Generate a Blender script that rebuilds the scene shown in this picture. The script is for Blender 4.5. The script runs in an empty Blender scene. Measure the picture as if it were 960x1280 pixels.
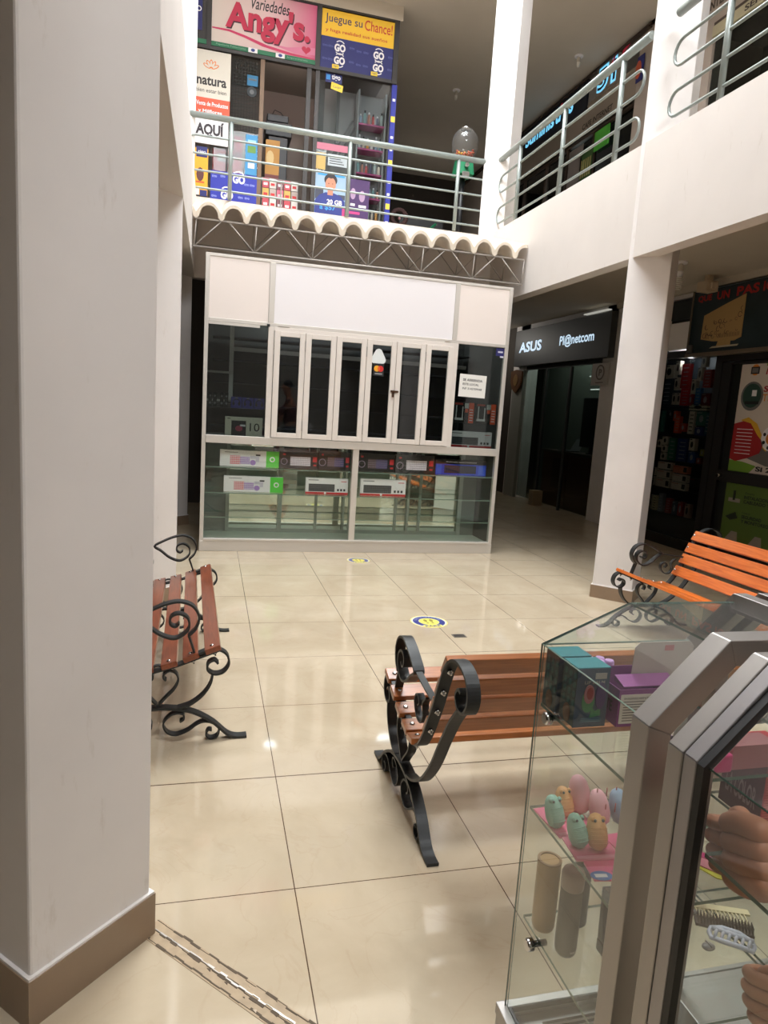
import bpy, bmesh, math, random
from mathutils import Vector, Matrix
random.seed(7)
PI = math.pi
C = bpy.context.scene.collection
V = Vector

# ---------------------------------------------------------------- camera
cam_d = bpy.data.cameras.new('camera')
cam = bpy.data.objects.new('camera', cam_d); C.objects.link(cam)
cam_d.sensor_fit = 'VERTICAL'; cam_d.sensor_height = 36.0
cam_d.lens = 847.17 / 1280 * 36.0
cam_d.clip_start = 0.02; cam_d.clip_end = 60
_r = V((0.9677181, -0.24384556, 0.06372611)); _u = V((-0.0247695, 0.15960708, 0.98686982)); _f = V((0.25081496, 0.95659026, -0.14841473))
m = Matrix.Identity(4)
for i in range(3):
    m[i][0] = _r[i]; m[i][1] = _u[i]; m[i][2] = -_f[i]
m[0][3], m[1][3], m[2][3] = 0, 0, 1.367
cam.matrix_world = m
sc = bpy.context.scene
sc.camera = cam

# ---------------------------------------------------------------- light and exposure
sc.view_settings.view_transform = 'Standard'
try: sc.view_settings.look = 'None'
except Exception: pass
sc.view_settings.gamma = 1.0
sc.view_settings.use_curve_mapping = False
sc.view_settings.exposure = 0.22
sc.cycles.max_bounces = 14; sc.cycles.diffuse_bounces = 8; sc.cycles.transparent_max_bounces = 40
w = bpy.data.worlds.new('world'); sc.world = w; w.use_nodes = True
w.node_tree.nodes['Background'].inputs[0].default_value = (0.9, 0.95, 1.0, 1)
w.node_tree.nodes['Background'].inputs[1].default_value = 0.35

def area(name, x0, x1, y0, y1, z, power, col, down=True):
    d = bpy.data.lights.new(name, 'AREA'); d.shape = 'RECTANGLE'; d.size = x1-x0; d.size_y = y1-y0
    d.energy = power; d.color = col
    o = bpy.data.objects.new(name, d); C.objects.link(o); o.location = ((x0+x1)/2, (y0+y1)/2, z)
    return o
# daylight through the roof light over the atrium
area('skylight_daylight', -0.1, 2.9, 4.3, 7.5, 8.4, 600, (0.93, 0.97, 1.0))
area('skylight_daylight_front', -0.1, 2.9, -1.6, 2.6, 8.4, 4, (0.95, 0.975, 1.0))
fd = area('front_high_fill', -0.1, 2.9, -0.8, 0.8, 7.6, 400, (0.95, 0.975, 1.0))  # added fill, no known window: brightens columns and kiosk front
fd.location = (1.4, -1.55, 7.65); fd.rotation_euler = (math.radians(78), 0, 0)
def lamp(name, x, y, z, power, col=(1.0, 0.95, 0.88), r=0.12):
    d = bpy.data.lights.new(name, 'POINT'); d.energy = power; d.color = col; d.shadow_soft_size = r
    o = bpy.data.objects.new(name, d); C.objects.link(o); o.location = (x, y, z); return o
# unseen point lights added to brighten the dark shops and galleries
lamp('variety_shop_fill', 1.0, 9.32, 5.70, 8, r=0.05)
lamp('upper_corridor_fill', 4.2, 13.6, 5.0, 5)
lamp('computer_shop_fill', 5.5, 9.9, 2.75, 13.0, (0.9, 1.0, 0.95))
lamp('kiosk_fill', 0.7, 6.95, 2.4, 9, (0.95, 0.98, 1.0))
lamp('kiosk_fill_right', 2.0, 6.95, 2.4, 9, (0.95, 0.98, 1.0))
lamp('corridor_fill', 4.4, 12.0, 2.8, 12, (1.0, 0.95, 0.88))
lamp('accessory_shop_fill', 5.34, 6.9, 2.17, 2.6, (0.95, 0.98, 1.0), 0.04)
lamp('left_gallery_fill', -1.6, 8.2, 2.7, 4)
lamp('upper_shop_fill', 5.6, 10.5, 5.2, 4)
lamp('corner_shop_fill', 5.6, 4.0, 5.2, 4)

# ---------------------------------------------------------------- materials
def s2l(c):
    return tuple(((v/255)/12.92 if v/255 <= 0.04045 else ((v/255+0.055)/1.055)**2.4) for v in c)
_M = {}
def mat(name, rgb, rough=0.5, metal=0.0, emit=0.0, var=0.0, scale=8.0, spec=0.5, bump=0.0):
    if name in _M: return _M[name]
    M = bpy.data.materials.new(name); M.use_nodes = True
    nt = M.node_tree; b = nt.nodes['Principled BSDF']
    c = s2l(rgb)
    b.inputs['Base Color'].default_value = (*c, 1)
    b.inputs['Roughness'].default_value = rough
    b.inputs['Metallic'].default_value = metal
    b.inputs['Specular IOR Level'].default_value = spec
    if emit:
        b.inputs['Emission Color'].default_value = (*c, 1); b.inputs['Emission Strength'].default_value = emit
    if var or bump:
        tc = nt.nodes.new('ShaderNodeTexCoord'); n = nt.nodes.new('ShaderNodeTexNoise')
        n.inputs['Scale'].default_value = scale; n.inputs['Detail'].default_value = 5
        nt.links.new(tc.outputs['Object'], n.inputs['Vector'])
        if var:
            r = nt.nodes.new('ShaderNodeValToRGB')
            r.color_ramp.elements[0].position = 0.3; r.color_ramp.elements[1].position = 0.7
            r.color_ramp.elements[0].color = (*[v*(1-var) for v in c], 1)
            r.color_ramp.elements[1].color = (*[min(1, v*(1+var)) for v in c], 1)
            nt.links.new(n.outputs['Fac'], r.inputs[0]); nt.links.new(r.outputs[0], b.inputs['Base Color'])
        if bump:
            bp = nt.nodes.new('ShaderNodeBump'); bp.inputs['Strength'].default_value = bump; bp.inputs['Distance'].default_value = 0.01
            nt.links.new(n.outputs['Fac'], bp.inputs['Height']); nt.links.new(bp.outputs[0], b.inputs['Normal'])
    _M[name] = M; return M

def glass_mat(name, tint=(0.93, 0.97, 0.95), refl=1.0, rough=0.0, ior=1.5, haze=0.0):
    if name in _M: return _M[name]
    M = bpy.data.materials.new(name); M.use_nodes = True; nt = M.node_tree
    nt.nodes.clear()
    out = nt.nodes.new('ShaderNodeOutputMaterial'); mix = nt.nodes.new('ShaderNodeMixShader')
    tr = nt.nodes.new('ShaderNodeBsdfTransparent'); gl = nt.nodes.new('ShaderNodeBsdfGlossy'); lw = nt.nodes.new('ShaderNodeLayerWeight')
    lw.inputs[0].default_value = 0.5
    pw = nt.nodes.new('ShaderNodeMath'); pw.operation = 'POWER'; pw.inputs[1].default_value = 5.0; nt.links.new(lw.outputs['Facing'], pw.inputs[0])
    fr = nt.nodes.new('ShaderNodeMath'); fr.operation = 'MULTIPLY_ADD'; fr.inputs[1].default_value = 0.92; fr.inputs[2].default_value = 0.035; nt.links.new(pw.outputs[0], fr.inputs[0])
    tr.inputs[0].default_value = (*tint, 1); gl.inputs['Roughness'].default_value = rough
    gl.inputs['Color'].default_value = (refl, refl, refl, 1)
    nt.links.new(fr.outputs[0], mix.inputs[0]); nt.links.new(tr.outputs[0], mix.inputs[1]); nt.links.new(gl.outputs[0], mix.inputs[2])
    last = mix
    if haze:
        df = nt.nodes.new('ShaderNodeBsdfDiffuse'); df.inputs[0].default_value = (0.85, 0.85, 0.85, 1)
        m2 = nt.nodes.new('ShaderNodeMixShader'); m2.inputs[0].default_value = haze
        nt.links.new(mix.outputs[0], m2.inputs[1]); nt.links.new(df.outputs[0], m2.inputs[2]); last = m2
    nt.links.new(last.outputs[0], out.inputs[0])
    _M[name] = M; return M

def wall_paint(name, rgb, dirt=0.06):
    if name in _M: return _M[name]
    M = mat(name, rgb, 0.7, var=dirt*0.5, scale=2.2, bump=0.05)
    nt = M.node_tree; b = nt.nodes['Principled BSDF']
    tc = nt.nodes.new('ShaderNodeTexCoord'); mp = nt.nodes.new('ShaderNodeMapping'); mp.inputs['Scale'].default_value = (9, 9, 2.2)
    n = nt.nodes.new('ShaderNodeTexNoise'); n.inputs['Scale'].default_value = 1.6; n.inputs['Detail'].default_value = 9; n.inputs['Roughness'].default_value = 0.7
    r = nt.nodes.new('ShaderNodeValToRGB'); r.color_ramp.elements[0].position = 0.62; r.color_ramp.elements[1].position = 0.78
    mx = nt.nodes.new('ShaderNodeMixRGB'); mx.blend_type = 'MULTIPLY'; mx.inputs[2].default_value = (0.80, 0.77, 0.72, 1)
    src = b.inputs['Base Color'].links[0].from_socket
    nt.links.new(tc.outputs['Object'], mp.inputs[0]); nt.links.new(mp.outputs[0], n.inputs['Vector']); nt.links.new(n.outputs['Fac'], r.inputs[0])
    nt.links.new(r.outputs[0], mx.inputs[0]); nt.links.new(src, mx.inputs[1]); nt.links.new(mx.outputs[0], b.inputs['Base Color'])
    return M

def tile_floor():
    M = bpy.data.materials.new('polished_beige_tile'); M.use_nodes = True; nt = M.node_tree; b = nt.nodes['Principled BSDF']
    N = nt.nodes.new; L = nt.links.new
    tc = N('ShaderNodeTexCoord'); sep = N('ShaderNodeSeparateXYZ'); L(tc.outputs['Object'], sep.inputs[0])
    def line(sock, off, wid):
        a = N('ShaderNodeMath'); a.operation = 'SUBTRACT'; a.inputs[1].default_value = off; L(sock, a.inputs[0])
        d = N('ShaderNodeMath'); d.operation = 'DIVIDE'; d.inputs[1].default_value = 0.6; L(a.outputs[0], d.inputs[0])
        f = N('ShaderNodeMath'); f.operation = 'PINGPONG'; f.inputs[1].default_value = 0.5; L(d.outputs[0], f.inputs[0])
        l = N('ShaderNodeMath'); l.operation = 'LESS_THAN'; l.inputs[1].default_value = wid/0.6/2; L(f.outputs[0], l.inputs[0])
        return l.outputs[0]
    lx = line(sep.outputs[0], 0.2655, 0.0032); ly = line(sep.outputs[1], 1.7447, 0.0032)
    mxm = N('ShaderNodeMath'); mxm.operation = 'MAXIMUM'; L(lx, mxm.inputs[0]); L(ly, mxm.inputs[1])
    # one wider, darker joint
    a = N('ShaderNodeMath'); a.operation = 'COMPARE'; a.inputs[1].default_value = 2.3447; a.inputs[2].default_value = 0.0028; L(sep.outputs[1], a.inputs[0])
    mx2 = N('ShaderNodeMath'); mx2.operation = 'MAXIMUM'; L(mxm.outputs[0], mx2.inputs[0]); L(a.outputs[0], mx2.inputs[1])
    # cloudy body and thin veins
    n1 = N('ShaderNodeTexNoise'); n1.inputs['Scale'].default_value = 2.6; n1.inputs['Detail'].default_value = 7; n1.inputs['Roughness'].default_value = 0.6; n1.inputs['Distortion'].default_value = 0.6
    L(tc.outputs['Object'], n1.inputs['Vector'])
    r1 = N('ShaderNodeValToRGB'); r1.color_ramp.elements[0].position = 0.3; r1.color_ramp.elements[1].position = 0.72
    r1.color_ramp.elements[0].color = (*s2l((186, 169, 143)), 1); r1.color_ramp.elements[1].color = (*s2l((202, 187, 162)), 1)
    L(n1.outputs['Fac'], r1.inputs[0])
    n2 = N('ShaderNodeTexNoise'); n2.inputs['Scale'].default_value = 3.4; n2.inputs['Detail'].default_value = 8; n2.inputs['Distortion'].default_value = 1.2
    L(tc.outputs['Object'], n2.inputs['Vector'])
    c1 = N('ShaderNodeMath'); c1.operation = 'SUBTRACT'; c1.inputs[1].default_value = 0.5; L(n2.outputs['Fac'], c1.inputs[0])
    c2 = N('ShaderNodeMath'); c2.operation = 'ABSOLUTE'; L(c1.outputs[0], c2.inputs[0])
    c3 = N('ShaderNodeMapRange'); c3.inputs[1].default_value = 0.0; c3.inputs[2].default_value = 0.012; c3.inputs[3].default_value = 0.10; c3.inputs[4].default_value = 0.0
    L(c2.outputs[0], c3.inputs[0])
    mv = N('ShaderNodeMixRGB'); mv.inputs[2].default_value = (*s2l((160, 122, 90)), 1); L(c3.outputs[0], mv.inputs[0]); L(r1.outputs[0], mv.inputs[1])
    mg = N('ShaderNodeMixRGB'); mg.inputs[2].default_value = (*s2l((86, 66, 50)), 1); L(mx2.outputs[0], mg.inputs[0]); L(mv.outputs[0], mg.inputs[1])
    L(mg.outputs[0], b.inputs['Base Color'])
    rr = N('ShaderNodeMapRange'); rr.inputs[3].default_value = 0.035; rr.inputs[4].default_value = 0.08; L(n1.outputs['Fac'], rr.inputs[0])
    L(rr.outputs[0], b.inputs['Roughness'])
    b.inputs['Specular IOR Level'].default_value = 0.55
    return M

def wood_mat(name, c0, c1, rough=0.3):
    if name in _M: return _M[name]
    M = bpy.data.materials.new(name); M.use_nodes = True; nt = M.node_tree; b = nt.nodes['Principled BSDF']
    N = nt.nodes.new; L = nt.links.new
    tc = N('ShaderNodeTexCoord'); mp = N('ShaderNodeMapping'); mp.inputs['Scale'].default_value = (22, 1.6, 22)
    n = N('ShaderNodeTexNoise'); n.inputs['Scale'].default_value = 3; n.inputs['Detail'].default_value = 6; n.inputs['Distortion'].default_value = 0.8
    r = N('ShaderNodeValToRGB'); r.color_ramp.elements[0].position = 0.3; r.color_ramp.elements[1].position = 0.7
    r.color_ramp.elements[0].color = (*s2l(c0), 1); r.color_ramp.elements[1].color = (*s2l(c1), 1)
    L(tc.outputs['Object'], mp.inputs[0]); L(mp.outputs[0], n.inputs['Vector']); L(n.outputs['Fac'], r.inputs[0]); L(r.outputs[0], b.inputs['Base Color'])
    b.inputs['Roughness'].default_value = rough; b.inputs['Coat Weight'].default_value = 0.4; b.inputs['Coat Roughness'].default_value = 0.15
    _M[name] = M; return M

WHITE = wall_paint('white_wall_paint', (238, 233, 230))
PILLAR = wall_paint('pillar_paint', (234, 229, 226), 0.10)
BEAM = wall_paint('toned_down_beam_paint', (218, 211, 205))  # white paint darkened evenly to offset too strong light on the beams
CEIL = mat('ceiling_paint', (196, 186, 170), 0.8, var=0.04, scale=1.5)
DARKCEIL = mat('shaded_gallery_plaster', (200, 190, 176), 0.85, var=0.05, scale=1.2)
GREYWALL = mat('grey_wall_paint', (190, 184, 176), 0.8, var=0.06, scale=1.3)
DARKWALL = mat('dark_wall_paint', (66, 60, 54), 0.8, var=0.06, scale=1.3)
SKIRT = mat('taupe_skirting_tile', (150, 128, 106), 0.3, var=0.06, scale=6)
FLOOR = tile_floor()
ALU = mat('pale_aluminium', (214, 208, 200), 0.42, 0.35)
ALUB = mat('brushed_aluminium', (176, 172, 168), 0.3, 0.75)
ALUW = mat('white_coated_aluminium', (226, 218, 210), 0.45)
BOARD = mat('white_sign_board', (240, 236, 238), 0.5)
BOARDP = mat('pinkish_white_board', (240, 229, 222), 0.5)
GLASS = glass_mat('clear_glass', (0.94, 0.97, 0.955))
GLASSD = glass_mat('tinted_shop_glass', (0.50, 0.54, 0.54))
GLASSC = glass_mat('showcase_glass', (0.955, 0.975, 0.965), haze=0.02)
GEDGE = mat('green_glass_edge', (96, 116, 104), 0.2)
GEDGE2 = mat('pale_glass_edge', (120, 140, 128), 0.15)
MIRROR = mat('mirror_silver', (216, 226, 214), 0.03, 1.0)
BLACK = mat('black_plastic', (22, 22, 24), 0.45)
IRON = mat('black_wrought_iron', (44, 46, 46), 0.42, 0.3)
WOOD = wood_mat('varnished_orange_wood', (140, 80, 38), (176, 108, 58))
WOODR = wood_mat('varnished_red_wood', (112, 52, 26), (142, 70, 38))
CHROME = mat('chrome', (200, 200, 200), 0.12, 1.0)
RAIL = mat('grey_green_rail_paint', (140, 148, 144), 0.35, 0.2)
ROOFM = mat('painted_fibre_cement', (226, 214, 196), 0.8, var=0.10, scale=5, bump=0.1)
_n = ROOFM.node_tree; _t = _n.nodes.new('ShaderNodeBsdfTranslucent'); _t.inputs[0].default_value = (0.85, 0.80, 0.74, 1); _x = _n.nodes.new('ShaderNodeMixShader'); _x.inputs[0].default_value = 0.22
_n.links.new(_n.nodes['Principled BSDF'].outputs[0], _x.inputs[1]); _n.links.new(_t.outputs[0], _x.inputs[2]); _n.links.new(_x.outputs[0], _n.nodes['Material Output'].inputs[0])
TRUSS = mat('grey_steel_rod', (176, 168, 160), 0.5, 0.2)
BROWNF = mat('brown_door_frame', (62, 48, 38), 0.5)
def flat(n, rgb, r=0.55, e=0.0): return mat(n, rgb, r, emit=e)

# ---------------------------------------------------------------- mesh helpers
class Fr:
    """a flat frame: u to the right, v up, n towards the viewer"""
    def __init__(s, o, u, v): s.o = V(o); s.u = V(u).normalized(); s.v = V(v).normalized(); s.n = s.u.cross(s.v)
    def p(s, u, v, d=0): return s.o + s.u*u + s.v*v + s.n*d
class MB:
    def __init__(s): s.bm = bmesh.new(); s.T = None
    def vs(s, pts): return [s.bm.verts.new(V(p) if s.T is None else s.T @ V(p)) for p in pts]
    def face(s, vv, mi=0, smooth=False):
        try: f = s.bm.faces.new(vv)
        except ValueError: return None
        f.material_index = mi; f.smooth = smooth; return f
    def hexa(s, p, mi=0, side=None):
        v = s.vs(p)
        for k, q in enumerate(((0,3,2,1),(4,5,6,7),(0,1,5,4),(1,2,6,5),(2,3,7,6),(3,0,4,7))):
            s.face([v[i] for i in q], mi if (side is None or k < 2) else side)
        return s
    def box(s, x0, x1, y0, y1, z0, z1, mi=0):
        return s.hexa([(x0,y0,z0),(x1,y0,z0),(x1,y1,z0),(x0,y1,z0),(x0,y0,z1),(x1,y0,z1),(x1,y1,z1),(x0,y1,z1)], mi)
    def rect(s, fr, u0, u1, v0, v1, d0=0, d1=0.004, mi=0, side=None):
        P = fr.p
        return s.hexa([P(u0,v0,d0),P(u1,v0,d0),P(u1,v1,d0),P(u0,v1,d0),P(u0,v0,d1),P(u1,v0,d1),P(u1,v1,d1),P(u0,v1,d1)], mi, side)
    def poly(s, fr, pts, d0=0, d1=0.004, mi=0, side=None, smooth=False):
        n = len(pts); a = s.vs([fr.p(u, v, d0) for u, v in pts]); b = s.vs([fr.p(u, v, d1) for u, v in pts])
        s.face(a[::-1], mi); s.face(b, mi)
        for i in range(n): s.face([a[i], a[(i+1)%n], b[(i+1)%n], b[i]], mi if side is None else side, smooth)
        return s
    def disc(s, fr, cu, cv, ru, rv=None, d0=0, d1=0.004, mi=0, n=24, side=None):
        rv = ru if rv is None else rv
        return s.poly(fr, [(cu+ru*math.cos(2*PI*i/n), cv+rv*math.sin(2*PI*i/n)) for i in range(n)], d0, d1, mi, side)
    def ring(s, fr, cu, cv, r0, r1, d0=0, d1=0.004, mi=0, n=32, a0=0, a1=2*PI):
        for i in range(n):
            t0 = a0+(a1-a0)*i/n; t1 = a0+(a1-a0)*(i+1)/n
            q = [(cu+r0*math.cos(t0), cv+r0*math.sin(t0)), (cu+r1*math.cos(t0), cv+r1*math.sin(t0)), (cu+r1*math.cos(t1), cv+r1*math.sin(t1)), (cu+r0*math.cos(t1), cv+r0*math.sin(t1))]
            s.poly(fr, q, d0, d1, mi)
        return s
    def tube(s, pts, r, n=8, closed=False, mi=0, rs=None):
        pts = [V(p) for p in pts]; N = len(pts); rings = []
        prev = None
        for i, p in enumerate(pts):
            if closed: t = pts[(i+1) % N]-pts[i-1]
            else: t = pts[min(i+1, N-1)]-pts[max(i-1, 0)]
            t.normalize()
            if prev is None:
                a = V((0,0,1)) if abs(t.z) < 0.9 else V((1,0,0)); x = t.cross(a).normalized()
            else:
                x = (prev - t*prev.dot(t)); x = x.normalized() if x.length > 1e-6 else t.orthogonal().normalized()
            prev = x; y = t.cross(x); rr = rs[i] if rs else r
            rings.append(s.vs([p + x*rr*math.cos(2*PI*k/n) + y*rr*math.sin(2*PI*k/n) for k in range(n)]))
        M = N if closed else N-1
        for i in range(M):
            a, b = rings[i], rings[(i+1) % N]
            for k in range(n): s.face([a[k], a[(k+1)%n], b[(k+1)%n], b[k]], mi, True)
        if not closed: s.face(rings[0][::-1], mi); s.face(rings[-1], mi)
        return s
    def cyl(s, a, b, r, n=16, mi=0, r2=None): return s.tube([a, b], r, n, mi=mi, rs=[r, r if r2 is None else r2])
    def lathe(s, c, prof, n=24, mi=0, axis=None, mis=None):
        c = V(c); ax = V(axis) if axis else V((0,0,1)); ax.normalize(); x = ax.orthogonal().normalized(); y = ax.cross(x); rings = []
        for r, z in prof:
            rings.append(s.vs([c + ax*z + (x*math.cos(2*PI*k/n)+y*math.sin(2*PI*k/n))*max(r, 1e-4) for k in range(n)]))
        for i in range(len(rings)-1):
            for k in range(n): s.face([rings[i][k], rings[i][(k+1)%n], rings[i+1][(k+1)%n], rings[i+1][k]], mi if mis is None else mis[i], True)
        s.face(rings[0][::-1], mi if mis is None else mis[0]); s.face(rings[-1], mi if mis is None else mis[-1])
        return s
    def strap(s, pts, wid, th, fn, mi=0):
        """flat bar following a 2D curve (a,b) placed by fn(a,b,w)"""
        P = [V((a, b)) for a, b in pts]; N = len(P); L = []
        for i in range(N):
            t = P[min(i+1, N-1)]-P[max(i-1, 0)]; t = t.normalized() if t.length > 0 else V((1,0)); nn = V((-t.y, t.x))*th/2
            a = P[i]+nn; b = P[i]-nn
            L.append(s.vs([fn(a.x, a.y, -wid/2), fn(a.x, a.y, wid/2), fn(b.x, b.y, wid/2), fn(b.x, b.y, -wid/2)]))
        for i in range(N-1):
            for k in range(4): s.face([L[i][k], L[i][(k+1)%4], L[i+1][(k+1)%4], L[i+1][k]], mi)
        s.face(L[0][::-1], mi); s.face(L[-1], mi); return s
    def ball(s, c, rx, ry=None, rz=None, n=16, mi=0, rot=None):
        ry = rx if ry is None else ry; rz = rx if rz is None else rz; c = V(c)
        rows = []; h = n//2
        R = rot or Matrix.Identity(3)
        for i in range(1, h):
            a = PI*i/h
            rows.append(s.vs([c + R @ V((rx*math.sin(a)*math.cos(2*PI*k/n), ry*math.sin(a)*math.sin(2*PI*k/n), rz*math.cos(a))) for k in range(n)]))
        t = s.vs([c + R @ V((0,0,rz))])[0]; b = s.vs([c + R @ V((0,0,-rz))])[0]
        for k in range(n):
            s.face([t, rows[0][k], rows[0][(k+1)%n]], mi, True); s.face([b, rows[-1][(k+1)%n], rows[-1][k]], mi, True)
        for i in range(len(rows)-1):
            for k in range(n): s.face([rows[i][k], rows[i+1][k], rows[i+1][(k+1)%n], rows[i][(k+1)%n]], mi, True)
        return s
    def text(s, fr, txt, u0, u1, v0, v1, d=0.001, mi=0, bold=0.0, shear=0.0, ext=0.001):
        cu = bpy.data.curves.new('t', 'FONT'); cu.body = txt; cu.size = 1; cu.offset = bold; cu.resolution_u = 3
        o = bpy.data.objects.new('t', cu); C.objects.link(o)
        bpy.context.view_layer.update()
        me = bpy.data.meshes.new_from_object(o.evaluated_get(bpy.context.evaluated_depsgraph_get()))
        xs = [v.co.x for v in me.vertices]; ys = [v.co.y for v in me.vertices]
        if xs:
            ax, bx, ay, by = min(xs), max(xs), min(ys), max(ys)
            W = max(bx-ax, 1e-6); H = max(by-ay, 1e-6)
            vv = []
            for v in me.vertices:
                a = (v.co.x-ax)/W; b = (v.co.y-ay)/H
                vv.append(s.vs([fr.p(u0+(u1-u0)*a+shear*(v1-v0)*b, v0+(v1-v0)*b, d+ext)])[0])
            for p in me.polygons: s.face([vv[i] for i in p.vertices], mi)
        bpy.data.objects.remove(o); bpy.data.curves.remove(cu); bpy.data.meshes.remove(me)
        return s
    def build(s, name, mats, parent=None, bevel=0.0, local=False, origin=None):
        bmesh.ops.recalc_face_normals(s.bm, faces=s.bm.faces)
        if parent is not None and not local: bmesh.ops.translate(s.bm, verts=s.bm.verts, vec=-wloc(parent))
        loc = V((0,0,0))
        if parent is None and not local:
            if origin is None:
                c = [v.co for v in s.bm.verts]
                loc = V((sum(v.x for v in c)/len(c), sum(v.y for v in c)/len(c), min(v.z for v in c)))
            else: loc = V(origin)
            bmesh.ops.translate(s.bm, verts=s.bm.verts, vec=-loc)
        me = bpy.data.meshes.new(name); s.bm.to_mesh(me); s.bm.free()
        for x in (mats if isinstance(mats, (list, tuple)) else [mats]): me.materials.append(x)
        o = bpy.data.objects.new(name, me); C.objects.link(o); o.location = loc
        if parent is not None: o.parent = parent
        if bevel:
            b = o.modifiers.new('bevel', 'BEVEL'); b.width = bevel; b.segments = 2; b.limit_method = 'ANGLE'; b.angle_limit = 0.8
        return o
def wloc(o):
    v = V((0,0,0))
    while o is not None: v += V(o.location); o = o.parent
    return v
def tag(o, label=None, cat=None, group=None, kind=None):
    if label: o['label'] = label
    if cat: o['category'] = cat
    if group: o['group'] = group
    if kind: o['kind'] = kind
    return o
def thing(name, label, cat, loc=(0,0,0), rz=0, group=None):
    o = bpy.data.objects.new(name, None); C.objects.link(o); o.location = loc; o.rotation_euler = (0,0,rz)
    o.empty_display_size = 0.1
    return tag(o, label, cat, group)
def kids(o): return [c for c in C.objects if c.parent is o]
def dup(o, loc=None, rz=None, label=None, group=None, parent=None):
    c = o.copy(); C.objects.link(c)
    if parent is not None: c.parent = parent
    for ch in kids(o): dup(ch, parent=c)
    if loc is not None: c.location = loc
    if rz is not None: c.rotation_euler = (0,0,rz)
    if label: c['label'] = label
    if group: c['group'] = group
    return c
def struct(mb, name, m, label=None, parent=None):
    o = mb.build(name, m, parent, origin=(0,0,0) if parent is None else None)
    if parent is None: o['kind'] = 'structure'
    if label: o['label'] = label
    return o
def spline(pts, n=6):
    """Catmull-Rom through 2D/3D points"""
    P = [V(p) for p in pts]; out = []
    for i in range(len(P)-1):
        p0 = P[max(i-1,0)]; p1 = P[i]; p2 = P[i+1]; p3 = P[min(i+2, len(P)-1)]
        for k in range(n):
            t = k/n
            out.append(0.5*((2*p1)+(p2-p0)*t+(2*p0-5*p1+4*p2-p3)*t*t+(3*p1-p0-3*p2+p3)*t**3))
    out.append(P[-1]); return out

# ================================================================= SETTING
XL, XR, YB = -0.20, 3.00, 7.60      # the atrium edges
Z2, CURB, BOT = 3.30, 3.40, 2.60    # upper floor, curb top, beam underside
CEIL1, CEIL2 = 2.97, 6.42
# floor
o = MB().box(-4.2, 7.2, -4, 15, -0.12, 0).build('floor', FLOOR, origin=(0,0,0)); tag(o, kind='structure')
# ground-floor ceilings (= gallery slabs) left, right and back
b = MB(); b.box(-4.2, XL-0.12, -4, YB+0.12, CEIL1, Z2); b.box(XR+0.12, 5.9, -4, YB+0.12, CEIL1, Z2); b.box(-4.2, 5.9, YB+0.12, 15, CEIL1, Z2)
struct(b, 'ceiling', CEIL)
# curb beams round the atrium
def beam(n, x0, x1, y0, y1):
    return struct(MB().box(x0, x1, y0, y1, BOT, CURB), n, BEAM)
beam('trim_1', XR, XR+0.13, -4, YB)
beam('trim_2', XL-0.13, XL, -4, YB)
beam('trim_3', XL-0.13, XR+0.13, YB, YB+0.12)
# roof slab over the upper galleries
b = MB(); b.box(-4.2, XL-0.12, -4, YB+0.12, CEIL2, CEIL2+0.5); b.box(XR+0.12, 7.2, -4, YB+0.12, CEIL2, CEIL2+0.5)
b.box(-4.2, 7.2, YB+0.12, 15, CEIL2, CEIL2+0.5); b.box(XL-0.12, XR+0.12, -4, -1.7, CEIL2, CEIL2+0.5)
struct(b, 'ceiling_upper', DARKCEIL)
b = MB(); b.box(XL-0.14, XL-0.04, -1.8, YB+0.14, CEIL2+0.5, 8.6); b.box(XR+0.04, XR+0.14, -1.8, YB+0.14, CEIL2+0.5, 8.6)
b.box(XL-0.04, XR+0.04, YB+0.04, YB+0.14, CEIL2+0.5, 8.6); b.box(XL-0.04, XR+0.04, -1.8, -1.7, CEIL2+0.5, 8.6)
struct(b, 'wall_roof_light_shaft', WHITE)
# outer walls
struct(MB().box(-4.3, -4.2, -4, 15, 0, 6.9), 'wall_left', GREYWALL)
struct(MB().box(7.2, 7.3, -4, 15, 0, 6.9), 'wall_right', GREYWALL)
struct(MB().box(-4.3, 7.3, 15, 15.1, 0, 6.9), 'wall_end', DARKWALL)
struct(MB().box(-4.3, 7.3, -4.1, -4, 0, 6.9), 'wall_front', GREYWALL)
# left gallery wall, ground back wall behind the kiosk
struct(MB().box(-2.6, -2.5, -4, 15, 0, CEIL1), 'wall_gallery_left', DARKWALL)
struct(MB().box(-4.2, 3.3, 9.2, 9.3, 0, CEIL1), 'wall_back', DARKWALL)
# upper corridor walls
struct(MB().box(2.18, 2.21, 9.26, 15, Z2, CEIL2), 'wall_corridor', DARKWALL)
b = MB(); b.box(-4.2, -0.32, 9.2, 9.3, Z2, CEIL2); b.box(-0.32, 2.24, 9.16, 9.3, 6.25, CEIL2)
struct(b, 'wall_back_upper', CEIL)
# right wing: ground walls between the shops
b = MB()
b.box(5.25, 5.35, 8.33, 8.60, 0, CEIL1); b.box(5.25, 5.35, 7.33, 8.33, 0, CEIL1); b.box(5.22, 5.35, 6.83, 7.33, 2.28, 2.58)
b.box(5.25, 5.45, 10.95, 11.5, 0, CEIL1); b.box(5.27, 5.35, 4.0, 7.33, 2.86, CEIL1); b.box(5.25, 5.35, 8.33, 11.3, 2.87, CEIL1)
struct(b, 'wall_right_ground', WHITE)
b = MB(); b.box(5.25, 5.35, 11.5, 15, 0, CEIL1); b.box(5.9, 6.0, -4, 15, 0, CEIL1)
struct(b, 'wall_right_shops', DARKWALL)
# white strip where the ceiling meets the right-hand shops
b = MB(); b.box(5.19, 5.25, 4.0, 8.3, 2.90, CEIL1); struct(b, 'trim_4', CEIL)
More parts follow.
